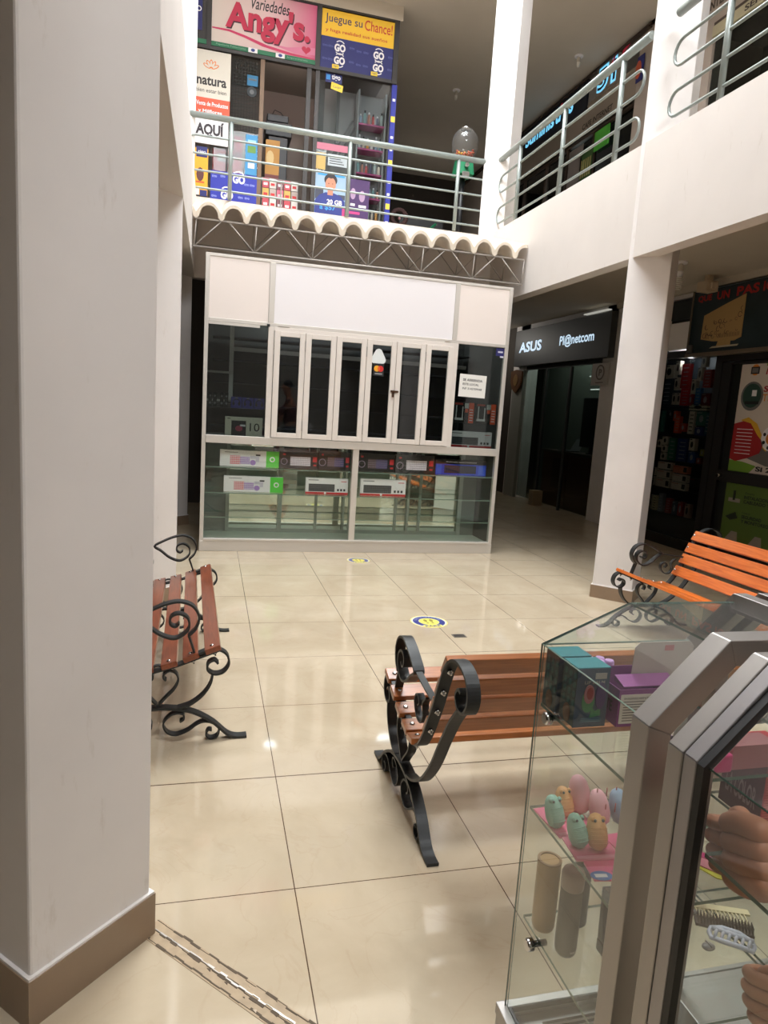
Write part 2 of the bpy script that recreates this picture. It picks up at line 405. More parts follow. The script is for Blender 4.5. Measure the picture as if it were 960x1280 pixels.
# upper right wing facade piers
b = MB(); b.box(5.25, 5.4, 8.25, 8.52, Z2, CEIL2); b.box(5.25, 5.35, 8.25, 9.6, 6.35, CEIL2); b.box(5.25, 5.4, -2, 4.6, 5.9, CEIL2)
b.box(5.25, 5.4, 7.08, 8.25, Z2, CEIL2); b.box(5.25, 5.4, 1.0, 7.08, 5.78, CEIL2); b.box(5.25, 5.35, 9.6, 12.4, 6.34, CEIL2); b.box(5.25, 5.35, 12.3, 15, Z2, CEIL2)
struct(b, 'wall_right_upper', mat('facade_taupe', (170, 158, 148), 0.7))
b = MB(); b.box(5.22, 5.25, 8.3, 15, 6.37, 6.39); b.box(5.20, 5.25, 8.3, 15, 6.33, 6.345)
struct(b, 'trim_5', BROWNF)

def column(name, cx, cy, h, z0, z1, skirt, skirt_h=0.10, rot=0):
    b = MB(); q = [(cx-h, cy), (cx, cy-h), (cx+h, cy), (cx, cy+h)]
    up = Fr((0,0,z0), (1,0,0), (0,1,0))
    b.poly(up, q, 0, z1-z0); c = b.build(name, PILLAR, origin=(cx, cy, z0)); c['kind'] = 'structure'
    bv = c.modifiers.new('bevel', 'BEVEL'); bv.width = 0.006; bv.segments = 2
    if skirt:
        k = MB(); hh = h+0.014; q2 = [(cx-hh, cy), (cx, cy-hh), (cx+hh, cy), (cx, cy+hh)]
        k.poly(up, q2, 0.0, skirt_h); k.poly(up, [(cx-hh+.003, cy), (cx, cy-hh+.003), (cx+hh-.003, cy), (cx, cy+hh-.003)], skirt_h, skirt_h+0.006, mi=1)
        s = k.build('skirting', [SKIRT, WHITE], c)
    return c
column('column_near_left', -0.345, 1.64, 0.225, 0, CEIL2, True, 0.115)
column('column_middle_left', -0.42, 4.68, 0.22, 0, CEIL2, True)
column('column_back_left', -0.44, 7.60, 0.22, 0, CEIL2, True)
column('column_middle_right', 3.195, 4.68, 0.215, 0, CEIL2, True)
column('column_back_right', 3.08, 7.56, 0.21, 0, CEIL2, True)
column('column_near_right', 3.20, 1.70, 0.215, 0, CEIL2, True)

# expansion joint with chipped filler
up0 = Fr((0,0,0), (1,0,0), (0,1,0))
b = MB(); A = V((-0.122, 1.665)); D = V((0.178, 1.345)) - A; L_ = D.length; D.normalize(); Nn = V((-D.y, D.x))
def jp(t, s): q = A + D*t + Nn*s; return (q.x, q.y)
LT = 1.9
b.poly(up0, [jp(0, -0.032), jp(LT, -0.032), jp(LT, 0.032), jp(0, 0.032)], 0, 0.0012, 0)
random.seed(3)
def rag(s0, wmax, d, mi, n=90, t0=0.0):
    for i in range(n):
        t = t0 + LT*i/n; t2 = t + LT/n*1.05; a = s0 + random.uniform(-.003, .003); ww = wmax*random.uniform(0.1, 1)
        b.poly(up0, [jp(t, a-ww/2), jp(t2, a-ww*random.uniform(.3, .6)), jp(t2, a+ww/2), jp(t, a+ww*random.uniform(.3, .6))], 0.0012, d, mi)
rag(0.0, 0.012, 0.0022, 1); rag(0.004, 0.006, 0.003, 2); rag(-0.026, 0.007, 0.0020, 1, 60); rag(0.028, 0.007, 0.0020, 1, 60)
for i in range(46):
    t = random.uniform(0, LT); s = random.uniform(-0.028, 0.028); r = random.uniform(0.002, 0.008)
    b.poly(up0, [jp(t, s), jp(t+r*2, s-r*.4), jp(t+r*1.3, s+r*.7)], 0.0012, 0.0024, random.choice([1, 1, 3]))
struct(b, 'trim_6', [mat('joint_filler', (176, 154, 124), 0.6, var=0.1, scale=40), mat('joint_grime', (96, 82, 66), 0.8), mat('joint_metal', (196, 190, 182), 0.35, 0.6), mat('joint_plaster', (206, 190, 166), 0.8)])

# ================================================================= CORRUGATED CANOPY + TRUSSES
Y0, Y1 = 6.48, YB
def prof(x):
    t = ((x - 0.0485) / 0.2165) % 1.0
    a = abs(t-0.5)*2          # 1 in the trough, 0 at the crest
    if a < 0.74: return 2.945 + 0.095*math.sqrt(max(0, 1-(a/0.74)**2))
    return 2.945 - 0.022*math.sin(PI*(a-0.74)/0.52)
def prof_top(x):
    t = ((x - 0.0485) / 0.2165) % 1.0
    a = abs(t-0.5)*2
    return 2.972 + 0.098*math.cos(a*PI/2)**0.8
b = MB(); xs = [XL+0.0 + i*(XR-XL-0.01)/420 for i in range(421)]
ny = 8; rows = []
for lay in (0, 1):
    for j in range(ny+1):
        y = Y0 + (Y1-Y0)*j/ny; dz = 0.325*(y-Y0)/(Y1-Y0)
        rows.append(b.vs([(x, y, (prof_top(x) if lay else prof(x))+dz) for x in xs]))
def strip(a, c):
    for i in range(len(xs)-1): b.face([a[i], a[i+1], c[i+1], c[i]], 0, True)
for j in range(ny): strip(rows[j], rows[j+1]); strip(rows[ny+1+j], rows[ny+2+j])
for i in range(len(xs)-1): b.face([rows[0][i], rows[0][i+1], rows[ny+1][i+1], rows[ny+1][i]])
o = b.build('canopy_roof', ROOFM); tag(o, 'white corrugated canopy sheet above the glass kiosk', 'roof')

def truss(y, label, zb=2.69, zt=2.925):
    t = thing('lattice_truss', label, 'truss', (1.4, y, zb))
    x0, x1 = XL+0.01, XR-0.03
    MB().tube([(x0, y, zt), (x1, y, zt)], 0.009, 6).build('top_chord', TRUSS, t)
    MB().tube([(x0, y, zb), (x1, y, zb)], 0.008, 6).build('bottom_chord', TRUSS, t)
    b = MB(); n = 6; step = (x1-x0-0.02)/n
    for k in range(n+1):
        xb = x0+0.01+k*step
        b.cyl((xb, y, zb), (xb+0.015, y, zt), 0.0055, 6)
        if k < n: b.cyl((xb, y, zb), (xb+step*0.5-.03, y, zt), 0.0055, 6)
        if k > 0: b.cyl((xb, y, zb), (xb-step*0.5+.03, y, zt), 0.0055, 6)
    b.build('web_rods', TRUSS, t)
    return t
truss(6.50, 'thin steel lattice truss along the front edge of the canopy')
truss(6.98, 'thin steel lattice truss behind the front one under the canopy', 2.80, 3.05)

# ================================================================= KIOSK
YK = 6.25
F = Fr((0, YK, 0), (1,0,0), (0,0,1))          # kiosk front, n = -Y
KX0, KX1, KH = -0.075, 2.775, 2.60
kio = thing('shop_kiosk', 'white aluminium and glass shop kiosk under the corrugated canopy', 'kiosk', (1.35, 6.9, 0))
KD = 1.15
b = MB()
# outer frame, posts and rails
b.rect(F, KX0, KX0+0.035, 0.0, KH, -0.04, 0.012); b.rect(F, KX1-0.035, KX1, 0.0, KH, -0.04, 0.012)
b.rect(F, KX0+.035, KX1-.035, KH-0.025, KH, -0.04, 0.010)
b.rect(F, KX0+.035, KX1-.035, 2.035, 2.065, -0.04, 0.011)
b.rect(F, 0.470, 0.520, 2.065, KH-.025, -0.04, 0.013); b.rect(F, 2.195, 2.240, 2.065, KH-.025, -0.04, 0.013)
b.rect(F, KX0+.035, KX1-.035, 0.985, 1.055, -0.05, 0.022)
b.rect(F, 1.300, 1.358, 0.115, 0.985, -0.04, 0.012)
b.rect(F, KX0+.035, KX1-.035, 0.095, 0.118, -0.04, 0.022)
b.rect(F, KX0-0.002, KX1+0.002, 0.0, 0.095, -0.06, 0.016)
b.build('frame', ALU, kio, bevel=0.003)
for (u0, u1, m_) in ((KX0+.036, 0.469, BOARDP), (0.521, 2.194, BOARD), (2.241, KX1-.036, BOARDP)):
    MB().rect(F, u0, u1, 2.066, KH-0.026, -0.02, 0.004).build('sign_panel', m_, kio)
b = MB(); b.rect(F, 0.475, 0.525, 1.056, 2.034, -0.04, 0.014); b.rect(F, 2.215, 2.262, 1.056, 2.034, -0.04, 0.014)
b.rect(F, 0.525, 2.215, 2.0, 2.034, -0.04, 0.02)
b.build('window_frame', ALUW, kio, bevel=0.002)
# six folding door leaves
GLASSW = glass_mat('kiosk_window_glass', (0.72, 0.76, 0.77))
xs6 = [0.527, 0.806, 1.087, 1.371, 1.655, 1.938, 2.213]
for i in range(6):
    a, c = xs6[i]+.002, xs6[i+1]-.002
    b = MB(); b.rect(F, a, a+0.052, 1.06, 1.998, 0.0, 0.032); b.rect(F, c-0.048, c, 1.06, 1.998, 0.0, 0.032)
    b.rect(F, a+.052, c-.048, 1.06, 1.106, 0.0, 0.031); b.rect(F, a+.052, c-.048, 1.955, 1.998, 0.0, 0.031)
    lf = b.build('folding_leaf', ALUW, kio, bevel=0.0025)
    MB().rect(F, a+.052, c-.048, 1.106, 1.955, 0.012, 0.016).build('pane', GLASSW, lf)
    if i % 2:
        MB().rect(F, a-0.006, a+0.002, 1.13, 1.22, 0.032, 0.036).build('hinge', ALUB, lf); MB().rect(F, a-0.006, a+0.002, 1.84, 1.93, 0.032, 0.036).build('hinge', ALUB, lf)
b = MB(); b.rect(F, 1.617, 1.690, 1.535, 1.553, 0.032, 0.046); b.rect(F, 1.632, 1.648, 1.49, 1.535, 0.036, 0.050)
b.ring(F, 1.64, 1.54, 0.010, 0.014, 0.046, 0.050)
b.build('padlock', mat('brass_lock', (88, 60, 44), 0.4, 0.6), kio)
GK = glass_mat('kiosk_side_glass', (0.66, 0.70, 0.69))
for (u0, u1) in ((KX0+.036, 0.474), (2.263, KX1-.036)):
    MB().rect(F, u0, u1, 1.056, 2.034, -0.012, -0.006).build('side_window', GK, kio)
for (u0, u1) in ((KX0+.036, 1.299), (1.359, KX1-.036)):
    MB().rect(F, u0, u1, 0.119, 0.984, -0.012, -0.006).build('showcase_pane', glass_mat('showcase_front_glass', (0.95, 0.975, 0.96)), kio)
for (u0, u1, v0, v1, d0, d1, m_) in ((KX0+.036, 0.40, 2.01, 2.034, 0.012, 0.016, ALU), (0.46, 0.485, 2.03, 2.05, 0.013, 0.03, BLACK), (2.12, 2.18, 2.045, 2.06, 0.012, 0.022, ALU), (0.56, 0.66, 2.04, 2.052, 0.011, 0.022, ALU)):
    MB().rect(F, u0, u1, v0, v1, d0, d1).build('bracket', m_, kio)
# body: sides, back, interior
INT = mat('kiosk_interior_grey', (84, 84, 82), 0.7); INTL = mat('kiosk_side_grey', (150, 152, 146), 0.6)
b = MB(); b.box(KX0, KX0+.02, YK+.05, YK+KD, 0, KH); b.box(KX1-.02, KX1, YK+.05, YK+KD, 0, KH); b.box(KX0, KX1, YK+KD, YK+KD+.02, 0, KH)
b.box(KX0, KX1, YK+.05, YK+KD, KH-.02, KH)
b.build('body', [INT], kio)
b = MB(); b.box(KX0+.021, KX1-.021, YK+.05, YK+KD-.01, 0.0, 0.10)
b.build('showcase_floor', mat('pale_green_shelf', (176, 186, 172), 0.35), kio)
b = MB(); b.box(KX0+.021, KX1-.021, YK+.052, YK+0.49, 0.99, 1.05); b.build('counter', mat('counter_grey', (120, 120, 116), 0.5), kio)
# mirror doors at the back of the showcase
YM = YK+0.45
b = MB(); b.box(0.165, 2.60, YM, YM+.006, 0.13, 0.975); b.build('mirror', MIRROR, kio)
FM = Fr((0, YM, 0), (1,0,0), (0,0,1)); b = MB()
for u in (0.165, 0.675, 1.03, 1.375, 1.86, 2.12, 2.57): b.rect(FM, u, u+0.028, 0.13, 0.975, 0.001, 0.012)
b.rect(FM, 0.165, 2.60, 0.10, 0.135, 0.001, 0.014); b.rect(FM, 0.165, 2.60, 0.955, 0.985, 0.001, 0.012)
b.build('mirror_frame', mat('greenish_aluminium', (150, 160, 150), 0.35, 0.4), kio)
for (a_, c_) in ((KX0+.022, 0.165), (2.60, KX1-.022)): MB().box(a_, c_, YM, YM+.02, 0.10, 0.985).build('back_panel', mat('dim_grey_green', (104, 110, 104), 0.5), kio)
for z in (0.77, 0.535, 0.31):
    b = MB(); b.hexa([(KX0+.03, YK+.03, z-.008), (KX1-.03, YK+.03, z-.008), (KX1-.03, YM-.02, z-.008), (KX0+.03, YM-.02, z-.008), (KX0+.03, YK+.03, z), (KX1-.03, YK+.03, z), (KX1-.03, YM-.02, z), (KX0+.03, YM-.02, z)], 0, 1)
    b.build('glass_shelf', [glass_mat('shelf_glass', (0.94, 0.97, 0.95)), GEDGE2], kio)
for x in (0.16, 0.66, 1.31, 1.99, 2.55): MB().box(x, x+.022, YM-.035, YM-.012, 0.11, 0.98).build('shelf_upright', mat('greenish_aluminium', (150, 160, 150), 0.35, 0.4), kio)
# things seen dimly behind the upper windows: rear shelving and mullions
b = MB()
b.box(0.16, 0.20, YK+.60, YK+.63, 1.35, 2.1); b.box(KX0+.03, 0.20, YK+.60, YK+.63, 1.62, 1.64); b.box(KX0+.03, 0.20, YK+.6, YK+.63, 1.35, 1.37)
b.box(2.45, 2.47, YK+.60, YK+.63, 1.06, 2.2); b.box(0.2, 2.7, YK+.9, YK+.93, 1.86, 1.9)
b.build('inner_mullion', mat('dull_aluminium', (196, 192, 184), 0.5), kio)
b = MB()
for k in range(5): b.box(0.0, 2.7, YK+.8, YK+1.1, 1.10+k*.22, 1.112+k*.22)
b.build('rear_shelf', mat('dark_shelf', (52, 52, 56), 0.5), kio)

# stickers on the kiosk glass
t = thing('payment_sticker', 'white rounded triangle over a red and yellow card symbol on a folding leaf', 'sticker', (1.49, YK-.02, 1.67))
b = MB()
tri = []
for a0, (cx, cz) in ((90, (1.487, 1.888)), (210, (1.452, 1.822)), (330, (1.522, 1.822))):
    for k in range(-3, 4): tri.append((cx+0.035*math.cos(math.radians(a0+k*20)), cz+0.035*math.sin(math.radians(a0+k*20))))
b.poly(F, tri, -0.010+0.026, 0.018); b.build('triangle', flat('sticker_white', (232, 238, 238)), t)
b = MB(); b.rect(F, 1.445, 1.545, 1.675, 1.79, 0.0165, 0.018, 0); b.build('card', flat('sticker_black', (26, 26, 30)), t)
b = MB(); b.disc(F, 1.478, 1.742, 0.028, d0=.018, d1=.0190, mi=1); b.disc(F, 1.512, 1.742, 0.028, d0=.018, d1=.0186, mi=0); b.disc(F, 1.495, 1.742, 0.012, 0.022, d0=.019, d1=.0194, mi=2)
b.rect(F, 1.46, 1.53, 1.69, 1.702, 0.018, 0.0186, 3)
b.build('symbol', [flat('card_red', (214, 40, 36)), flat('card_yellow', (240, 170, 40)), flat('card_orange', (236, 104, 36)), flat('grey_print', (150, 150, 150))], t)
b = MB(); Fp = Fr((2.302, YK, 1.545), V((1, 0, -0.02)), V((0.02, 0, 1)))
b.rect(Fp, 0, 0.275, 0, 0.215, -0.005, -0.0035, 0)
b.text(Fp, 'SE ARRIENDA', 0.035, 0.235, 0.150, 0.174, -0.0034, 1, .02); b.text(Fp, 'ESTE LOCAL', 0.035, 0.20, 0.112, 0.132, -0.0034, 1, .02); b.text(Fp, 'INF 3143709448', 0.035, 0.235, 0.070, 0.090, -0.0034, 1, .01)
o = b.build('paper_notice', [flat('paper_white', (238, 236, 230), .8), flat('ink_dark', (50, 48, 52))]); tag(o, 'white paper notice with three printed lines taped inside the right kiosk window', 'notice')
b = MB(); b.rect(F, 2.655, 2.738, 1.955, 2.03, -0.005, -0.003, 0); b.rect(F, 2.675, 2.725, 1.985, 2.0, -0.003, -0.002, 1); b.rect(F, 2.70, 2.735, 1.94, 1.956, -0.005, -0.003, 1)
tag(b.build('sticker', [flat('sticker_blue', (44, 44, 110)), flat('sticker_pale', (214, 214, 230))]), 'small dark blue sticker at the top right corner of the kiosk window', 'sticker')

# keyboard boxes and the like in the kiosk
def fbox(name, label, x0, x1, z0, z1, y, dep, base, deco, cat='box', group=None, mats=()):
    t = thing(name, label, cat, ((x0+x1)/2, y, z0), group=group)
    MB().box(x0, x1, y, y+dep, z0, z1).build('carton', base, t, bevel=0.002)
    fr = Fr((x0, y, z0), (1,0,0), (0,0,1)); b = MB(); deco(b, fr, x1-x0, z1-z0); b.build('print', list(mats), t)
    return t
P_white = flat('carton_white', (236, 232, 234)); P_green = flat('carton_green', (92, 214, 70)); P_red = flat('carton_red', (200, 40, 44)); P_dark = flat('carton_black', (34, 28, 28))
P_blue = flat('carton_blue', (24, 60, 190)); P_key = flat('key_dark', (58, 58, 62)); P_keyw = flat('key_white', (236, 226, 236)); P_pink = flat('key_pink', (226, 130, 140)); P_lil = flat('key_lilac', (176, 140, 206)); P_grey = flat('print_grey', (130, 128, 130))
def deco_green(b, f, w, h):
    b.rect(f, w*.78, w, 0, h, 0, .0015, 0)
    b.ring(f, w*.885, h*.5, h*.10, h*.17, .0015, .0025, 1, 12)
    b.rect(f, w*.17, w*.34, h*.13, h*.66, 0, .001, 2); b.rect(f, w*.34, w*.50, h*.16, h*.62, 0, .001, 3)
    for i in range(4): b.rect(f, w*.17, w*.50, h*(.22+.12*i), h*(.245+.12*i), .001, .0015, 1)
    for i in range(9): b.rect(f, w*(.19+.035*i), w*(.195+.035*i), h*.14, h*.66, .001, .0015, 1)
    b.disc(f, w*.555, h*.26, w*.05, h*.17, 0, .001, 3, 12); b.rect(f, w*.51, w*.60, h*.5, h*.68, 0, .001, 4); b.rect(f, w*.60, w*.68, h*.68, h*.78, 0, .001, 5); b.rect(f, w*.60, w*.66, h*.32, h*.64, 0, .001, 4)
    b.rect(f, w*.08, w*.30, h*.84, h*.88, 0, .001, 6)
GM = (P_green, P_white, P_pink, P_lil, flat('print_pale', (206, 200, 214)), P_key, P_grey)
def deco_white(b, f, w, h):
    b.rect(f, 0, w, 0, h*.13, 0, .0015, 0)
    b.rect(f, w*.07, w*.68, h*.17, h*.64, 0, .001, 1)
    for i in range(3): b.rect(f, w*.07, w*.68, h*(.27+.12*i), h*(.285+.12*i), .001, .0015, 2)
    for i in range(14): b.rect(f, w*(.085+.043*i), w*(.091+.043*i), h*.17, h*.64, .001, .0015, 2)
    for i in range(3): b.rect(f, w*(.74+.075*i), w*(.785+.075*i), h*.22, h*.36, 0, .001, 1)
    b.rect(f, w*.06, w*.30, h*.85, h*.90, 0, .001, 3); b.rect(f, w*.83, w*.96, h*.80, h*.84, 0, .001, 0)
    b.disc(f, w*.46, h*.08, h*.07, d0=.0015, d1=.0025, mi=4, n=12)
WM = (P_red, P_key, flat('key_line', (116, 114, 118)), P_grey, P_white)
def deco_dark(kb):
    def d(b, f, w, h):
        b.rect(f, w*.28, w*.80, h*.18, h*.70, 0, .001, kb)
        for i in range(4): b.rect(f, w*.28, w*.80, h*(.27+.11*i), h*(.29+.11*i), .001, .0015, 3)
        for i in range(11): b.rect(f, w*(.30+.046*i), w*(.306+.046*i), h*.18, h*.70, .001, .0015, 3)
        b.rect(f, w*.86, w*.97, h*.42, h*.72, 0, .001, 2); b.disc(f, w*.12, h*.82, w*.04, h*.06, 0, .001, 2, 10); b.rect(f, w*.88, w*.96, h*.18, h*.28, 0, .001, 2)
        b.ring(f, w*.12, h*.40, h*.16, h*.20, 0, .001, 3, 14)
        if kb == 1:
            b.rect(f, w*.50, w*.80, h*.19, h*.69, .001, .0013, 4)
    return d
DM = (P_keyw, flat('key_brown', (96, 74, 70)), P_red, flat('key_line2', (150, 130, 150)), flat('key_violet', (74, 70, 120)))
def deco_blue(b, f, w, h):
    b.rect(f, 0, w, 0, h*.70, 0, .001, 0); b.rect(f, w*.17, w*.80, h*.12, h*.62, .001, .002, 1)
    for i in range(14): b.rect(f, w*(.19+.043*i), w*(.196+.043*i), h*.14, h*.60, .002, .0025, 2)
    for i in range(3): b.rect(f, w*.17, w*.80, h*(.24+.12*i), h*(.26+.12*i), .002, .0025, 2)
    b.text(f, 'Multimedia gaming keyboard', w*.2, w*.80, h*.79, h*.88, 0, 3, .02)
    for i in range(5): b.rect(f, w*.02*(i+1), w*.02*(i+1)+w*.008, h*.05, h*.66, .001, .0018, 4); b.rect(f, w*.86+w*.024*i, w*.868+w*.024*i, h*.05, h*.66, .001, .0018, 4)
BMm = (P_blue, P_dark, flat('key_navy', (50, 60, 110)), P_white, flat('carton_sky', (60, 120, 230)))
YB1 = 6.36
fbox('keyboard_box', 'white and green keyboard box on the upper showcase shelf, far left', 0.09, 0.625, 0.772, 0.920, YB1, .045, P_white, deco_green, group=None, mats=GM)
fbox('keyboard_box', 'white and green keyboard box on the lower showcase shelf, far left', 0.130, 0.672, 0.537, 0.682, YB1, .045, P_white, deco_green, mats=GM)
fbox('keyboard_box', 'black and red box with a white keyboard, beside the upper white and green box', 0.630, 0.992, 0.772, 0.930, YB1, .045, P_dark, deco_dark(0), mats=DM)
fbox('keyboard_box', 'black and red box with a dark keyboard, just left of the middle kiosk post', 0.998, 1.300, 0.772, 0.945, YB1, .045, P_dark, deco_dark(1), mats=DM)
fbox('keyboard_box', 'black and red box with a dark keyboard, just right of the middle kiosk post', 1.372, 1.745, 0.772, 0.945, YB1, .045, P_dark, deco_dark(1), mats=DM)
fbox('keyboard_box', 'black and red box with a white keyboard, beside the blue keyboard box', 1.750, 2.150, 0.772, 0.950, YB1, .045, P_dark, deco_dark(0), mats=DM)
fbox('keyboard_box', 'bright blue multimedia keyboard box at the right end of the upper showcase shelf', 2.165, 2.700, 0.772, 0.925, YB1, .045, P_dark, deco_blue, mats=BMm)
fbox('keyboard_box', 'white keyboard box with red bottom edge, left of the middle kiosk post', 0.885, 1.295, 0.537, 0.690, YB1, .045, P_white, deco_white, mats=WM)
fbox('keyboard_box', 'white keyboard box with red bottom edge, right of the middle kiosk post', 1.415, 1.872, 0.537, 0.700, YB1, .045, P_white, deco_white, mats=WM)
fbox('keyboard_box', 'white keyboard box with red bottom edge standing on the kiosk counter', 2.262, 2.712, 1.056, 1.212, YK+.06, .045, P_white, deco_white, mats=WM)
def deco_tab(b, f, w, h):
    b.rect(f, w*.17, w*.56, 0.0, h*.80, 0, .001, 0); b.disc(f, w*.37, h*.38, w*.10, h*.16, .001, .002, 1, 10); b.rect(f, w*.40, w*.54, h*.5, h*.6, .001, .002, 2)
    b.text(f, '10', w*.66, w*.92, h*.26, h*.70, 0, 0, .0); b.rect(f, w*.06, w*.14, h*.88, h*.92, 0, .001, 0)
fbox('tablet_box', 'cream carton with a big number and dark picture on the kiosk counter', 0.125, 0.458, 1.056, 1.222, YK+.06, .05, flat('carton_cream', (214, 208, 190)), deco_tab, mats=(P_dark, flat('print_magenta', (170, 50, 80)), P_white))
def deco_router(b, f, w, h):
    b.rect(f, w*.76, w, 0, h, 0, .0015, 0)
    for i in range(5): b.rect(f, w*.80, w*.96, h*(.12+.13*i), h*(.16+.13*i), .0015, .0025, 1)
    b.rect(f, w*.10, w*.50, h*.13, h*.24, 0, .006, 2); b.rect(f, w*.14, w*.18, h*.24, h*.85, 0, .005, 2); b.rect(f, w*.44, w*.48, h*.24, h*.80, 0, .005, 2)
    b.rect(f, w*.08, w*.46, h*.88, h*.97, 0, .001, 3); b.rect(f, w*.55, w*.74, h*.72, h*.97, 0, .003, 4); b.rect(f, w*.58, w*.72, h*.52, h*.70, 0, .002, 0)
RM = (flat('carton_orange', (240, 88, 40)), P_white, flat('router_white', (220, 220, 220)), flat('print_redbrown', (180, 60, 48)), flat('print_palegrey', (196, 196, 190)))
shz = MB(); shz.box(2.27, 2.735, YK+.05, YK+.30, 1.284, 1.292); shz.build('glass_shelf', glass_mat('shelf_glass', (0.94, 0.97, 0.95)), kio)
fbox('router_box', 'black and orange router box on the window shelf, left of its pair', 2.282, 2.498, 1.293, 1.490, YK+.06, .05, P_dark, deco_router, mats=RM)
fbox('router_box', 'black and orange router box on the window shelf, right of its pair', 2.512, 2.730, 1.293, 1.490, YK+.06, .05, P_dark, deco_router, mats=RM)
# headset boxes on the dim inner shelf
hs = None
sh = MB(); sh.box(KX0+.03, 0.50, YK+.22, YK+.42, 1.29, 1.298); sh.build('inner_shelf', mat('dark_shelf', (52, 52, 56), 0.5), kio)
for k in range(5):
    x = -0.03 + k*0.104
    lab = ['dark speaker pair at the left end of the inner kiosk shelf', 'dark speaker pair second on the inner kiosk shelf', 'blue headset box nearest the dark speakers on the inner shelf', 'blue headset box between two others on the inner shelf', 'blue headset box beside the kiosk window post'][k]
    t = thing('headset_box' if k > 1 else 'speaker_pair', lab, 'box' if k > 1 else 'speaker', (x+.05, YK+.26, 1.299))
    if k > 1:
        MB().box(x, x+.096, YK+.25, YK+.32, 1.299, 1.40).build('carton', flat('carton_indigo', (60, 60, 150)), t)
        f2 = Fr((x, YK+.25, 1.299), (1,0,0), (0,0,1)); b = MB(); b.ring(f2, .048, .052, .026, .034, .0, .004, 0, 14, 0, PI); b.disc(f2, .022, .04, .011, .017, 0, .006, 0, 10); b.disc(f2, .074, .04, .011, .017, 0, .006, 0, 10); b.disc(f2, .048, .092, .014, .006, 0, .005, 1, 10)
        b.build('headset_picture', [BLACK, P_grey], t)
    else:
        b = MB()
        for dx in (.02, .062): b.box(x+dx-.017, x+dx+.017, YK+.26, YK+.30, 1.299, 1.43)
        b.build('cabinet', BLACK, t); f2 = Fr((x, YK+.26, 1.299), (1,0,0), (0,0,1)); b = MB()
        for dx in (.02, .062): b.disc(f2, dx, .035, .011, d0=0, d1=.003, n=12); b.disc(f2, dx, .10, .009, d0=0, d1=.003, n=12)
        b.build('cone', P_grey, t)

# ================================================================= RAILINGS
def railing(label, P, ax, L, posts, gap=0.085, top0=0.0, top1=None):
    """P start point at curb level, ax direction, L length"""
    t = thing('balcony_railing', label, 'railing', P)
    P = V(P); ax = V(ax); top1 = L if top1 is None else top1
    q = lambda s, z: P + ax*s + V((0,0,z))
    MB().tube([q(top0, 0.765), q(top1, 0.765)], 0.030, 14).build('handrail', RAIL, t)
    for s in posts: MB().tube([q(s, 0.0), q(s, 0.765)], 0.021, 12).build('post', RAIL, t)
    for (za, zb) in ((0.575, 0.405), (0.245, 0.08)):
        r = (za-zb)/2; zc = (za+zb)/2; pts = []
        for k in range(9): a = PI/2 + PI*k/8; pts.append(q(r+r*math.cos(a)+gap*.0, zc+r*math.sin(a)))
        for k in range(9): a = -PI/2 + PI*k/8; pts.append(q(L-r+r*math.cos(a), zc+r*math.sin(a)))
        MB().tube([p + V((0,0,0)) for p in pts], 0.011, 8, closed=True).build('rail_loop', RAIL, t)
    return t
railing('grey railing in front of the variety shop, over the canopy', (-0.30, YB-.03, CURB), (1,0,0), 3.27, [0.43, 1.66, 2.88], top0=-0.03, top1=3.30)
railing('grey railing on the right balcony between the two white pillars', (XR+.02, 7.42, CURB), (0,-1,0), 2.62, [0.50, 1.42, 2.32], top0=-0.05, top1=2.66)
railing('grey railing on the right balcony in the top right corner, nearest the camera', (XR+.02, 4.46, CURB), (0,-1,0), 2.50, [0.52, 1.40, 2.2], top0=0.0, top1=2.5)

# ================================================================= UPPER VARIETY SHOP (back)
YS = 9.2
S = Fr((0, YS, 0), (1,0,0), (0,0,1))
shop = thing('variety_shop', 'small variety shop front upstairs with brown frames and glass', 'shop', (1.0, YS, Z2))
b = MB()
b.rect(S, -0.32, -0.11, 5.60, 6.22, -0.05, 0.02)
for (u0, u1) in ((-0.16, -0.105), (1.145, 1.205), (2.135, 2.20)): b.rect(S, u0, u1, 5.50, 6.24, -0.02, 0.05)
b.rect(S, -0.32, 2.20, 5.505, 5.545, -0.02, 0.04); b.rect(S, -0.32, 2.2, 6.225, 6.25, -0.02, 0.04)
b.rect(S, 1.055, 1.11, Z2, 5.505, -0.02, 0.03); b.rect(S, 1.165, 1.215, Z2, 5.505, -0.02, 0.03); b.rect(S, 0.10, 0.125, Z2, 5.505, -0.02, 0.02)
b.rect(S, 2.135, 2.155, Z2, 5.505, -0.04, 0.0)
b.build('frame', mat('dark_brown_frame', (46, 40, 36), 0.5), shop)
MB().rect(S, 0.485, 0.535, Z2, 5.505, -0.02, 0.03).build('door_post', mat('wood_door_post', (112, 84, 56), 0.5), shop)
b = MB(); b.box(-0.32, 2.2, 10.6, 10.65, Z2, 5.8); b.box(-0.35, -0.32, 9.2, 10.6, Z2, 5.8); b.box(2.16, 2.175, 9.25, 10.6, Z2, 5.75); b.box(-0.32, 2.2, 9.25, 10.6, 5.75, 5.8)
b.build('interior_walls', mat('shop_interior', (158, 148, 140), 0.8), shop)
MB().rect(S, -0.10, 0.485, Z2+.05, 5.50, -0.012, -0.006).build('glass', glass_mat('upper_shop_glass', (0.80, 0.82, 0.82), refl=0.25), shop)
MB().rect(S, 1.215, 2.135, Z2+.05, 5.50, -0.012, -0.006).build('glass', glass_mat('upper_shop_glass', (0.80, 0.82, 0.82), refl=0.25), shop)
b = MB()
for i in range(9): b.box(0.16+i*.035, 0.164+i*.035, 9.24, 9.244, 4.6, 5.5)
for i in range(24): b.box(0.15, 0.46, 9.24, 9.244, 4.6+i*.038, 4.604+i*.038)
b.build('wire_grid', mat('grid_wire', (90, 88, 84), 0.5), shop)
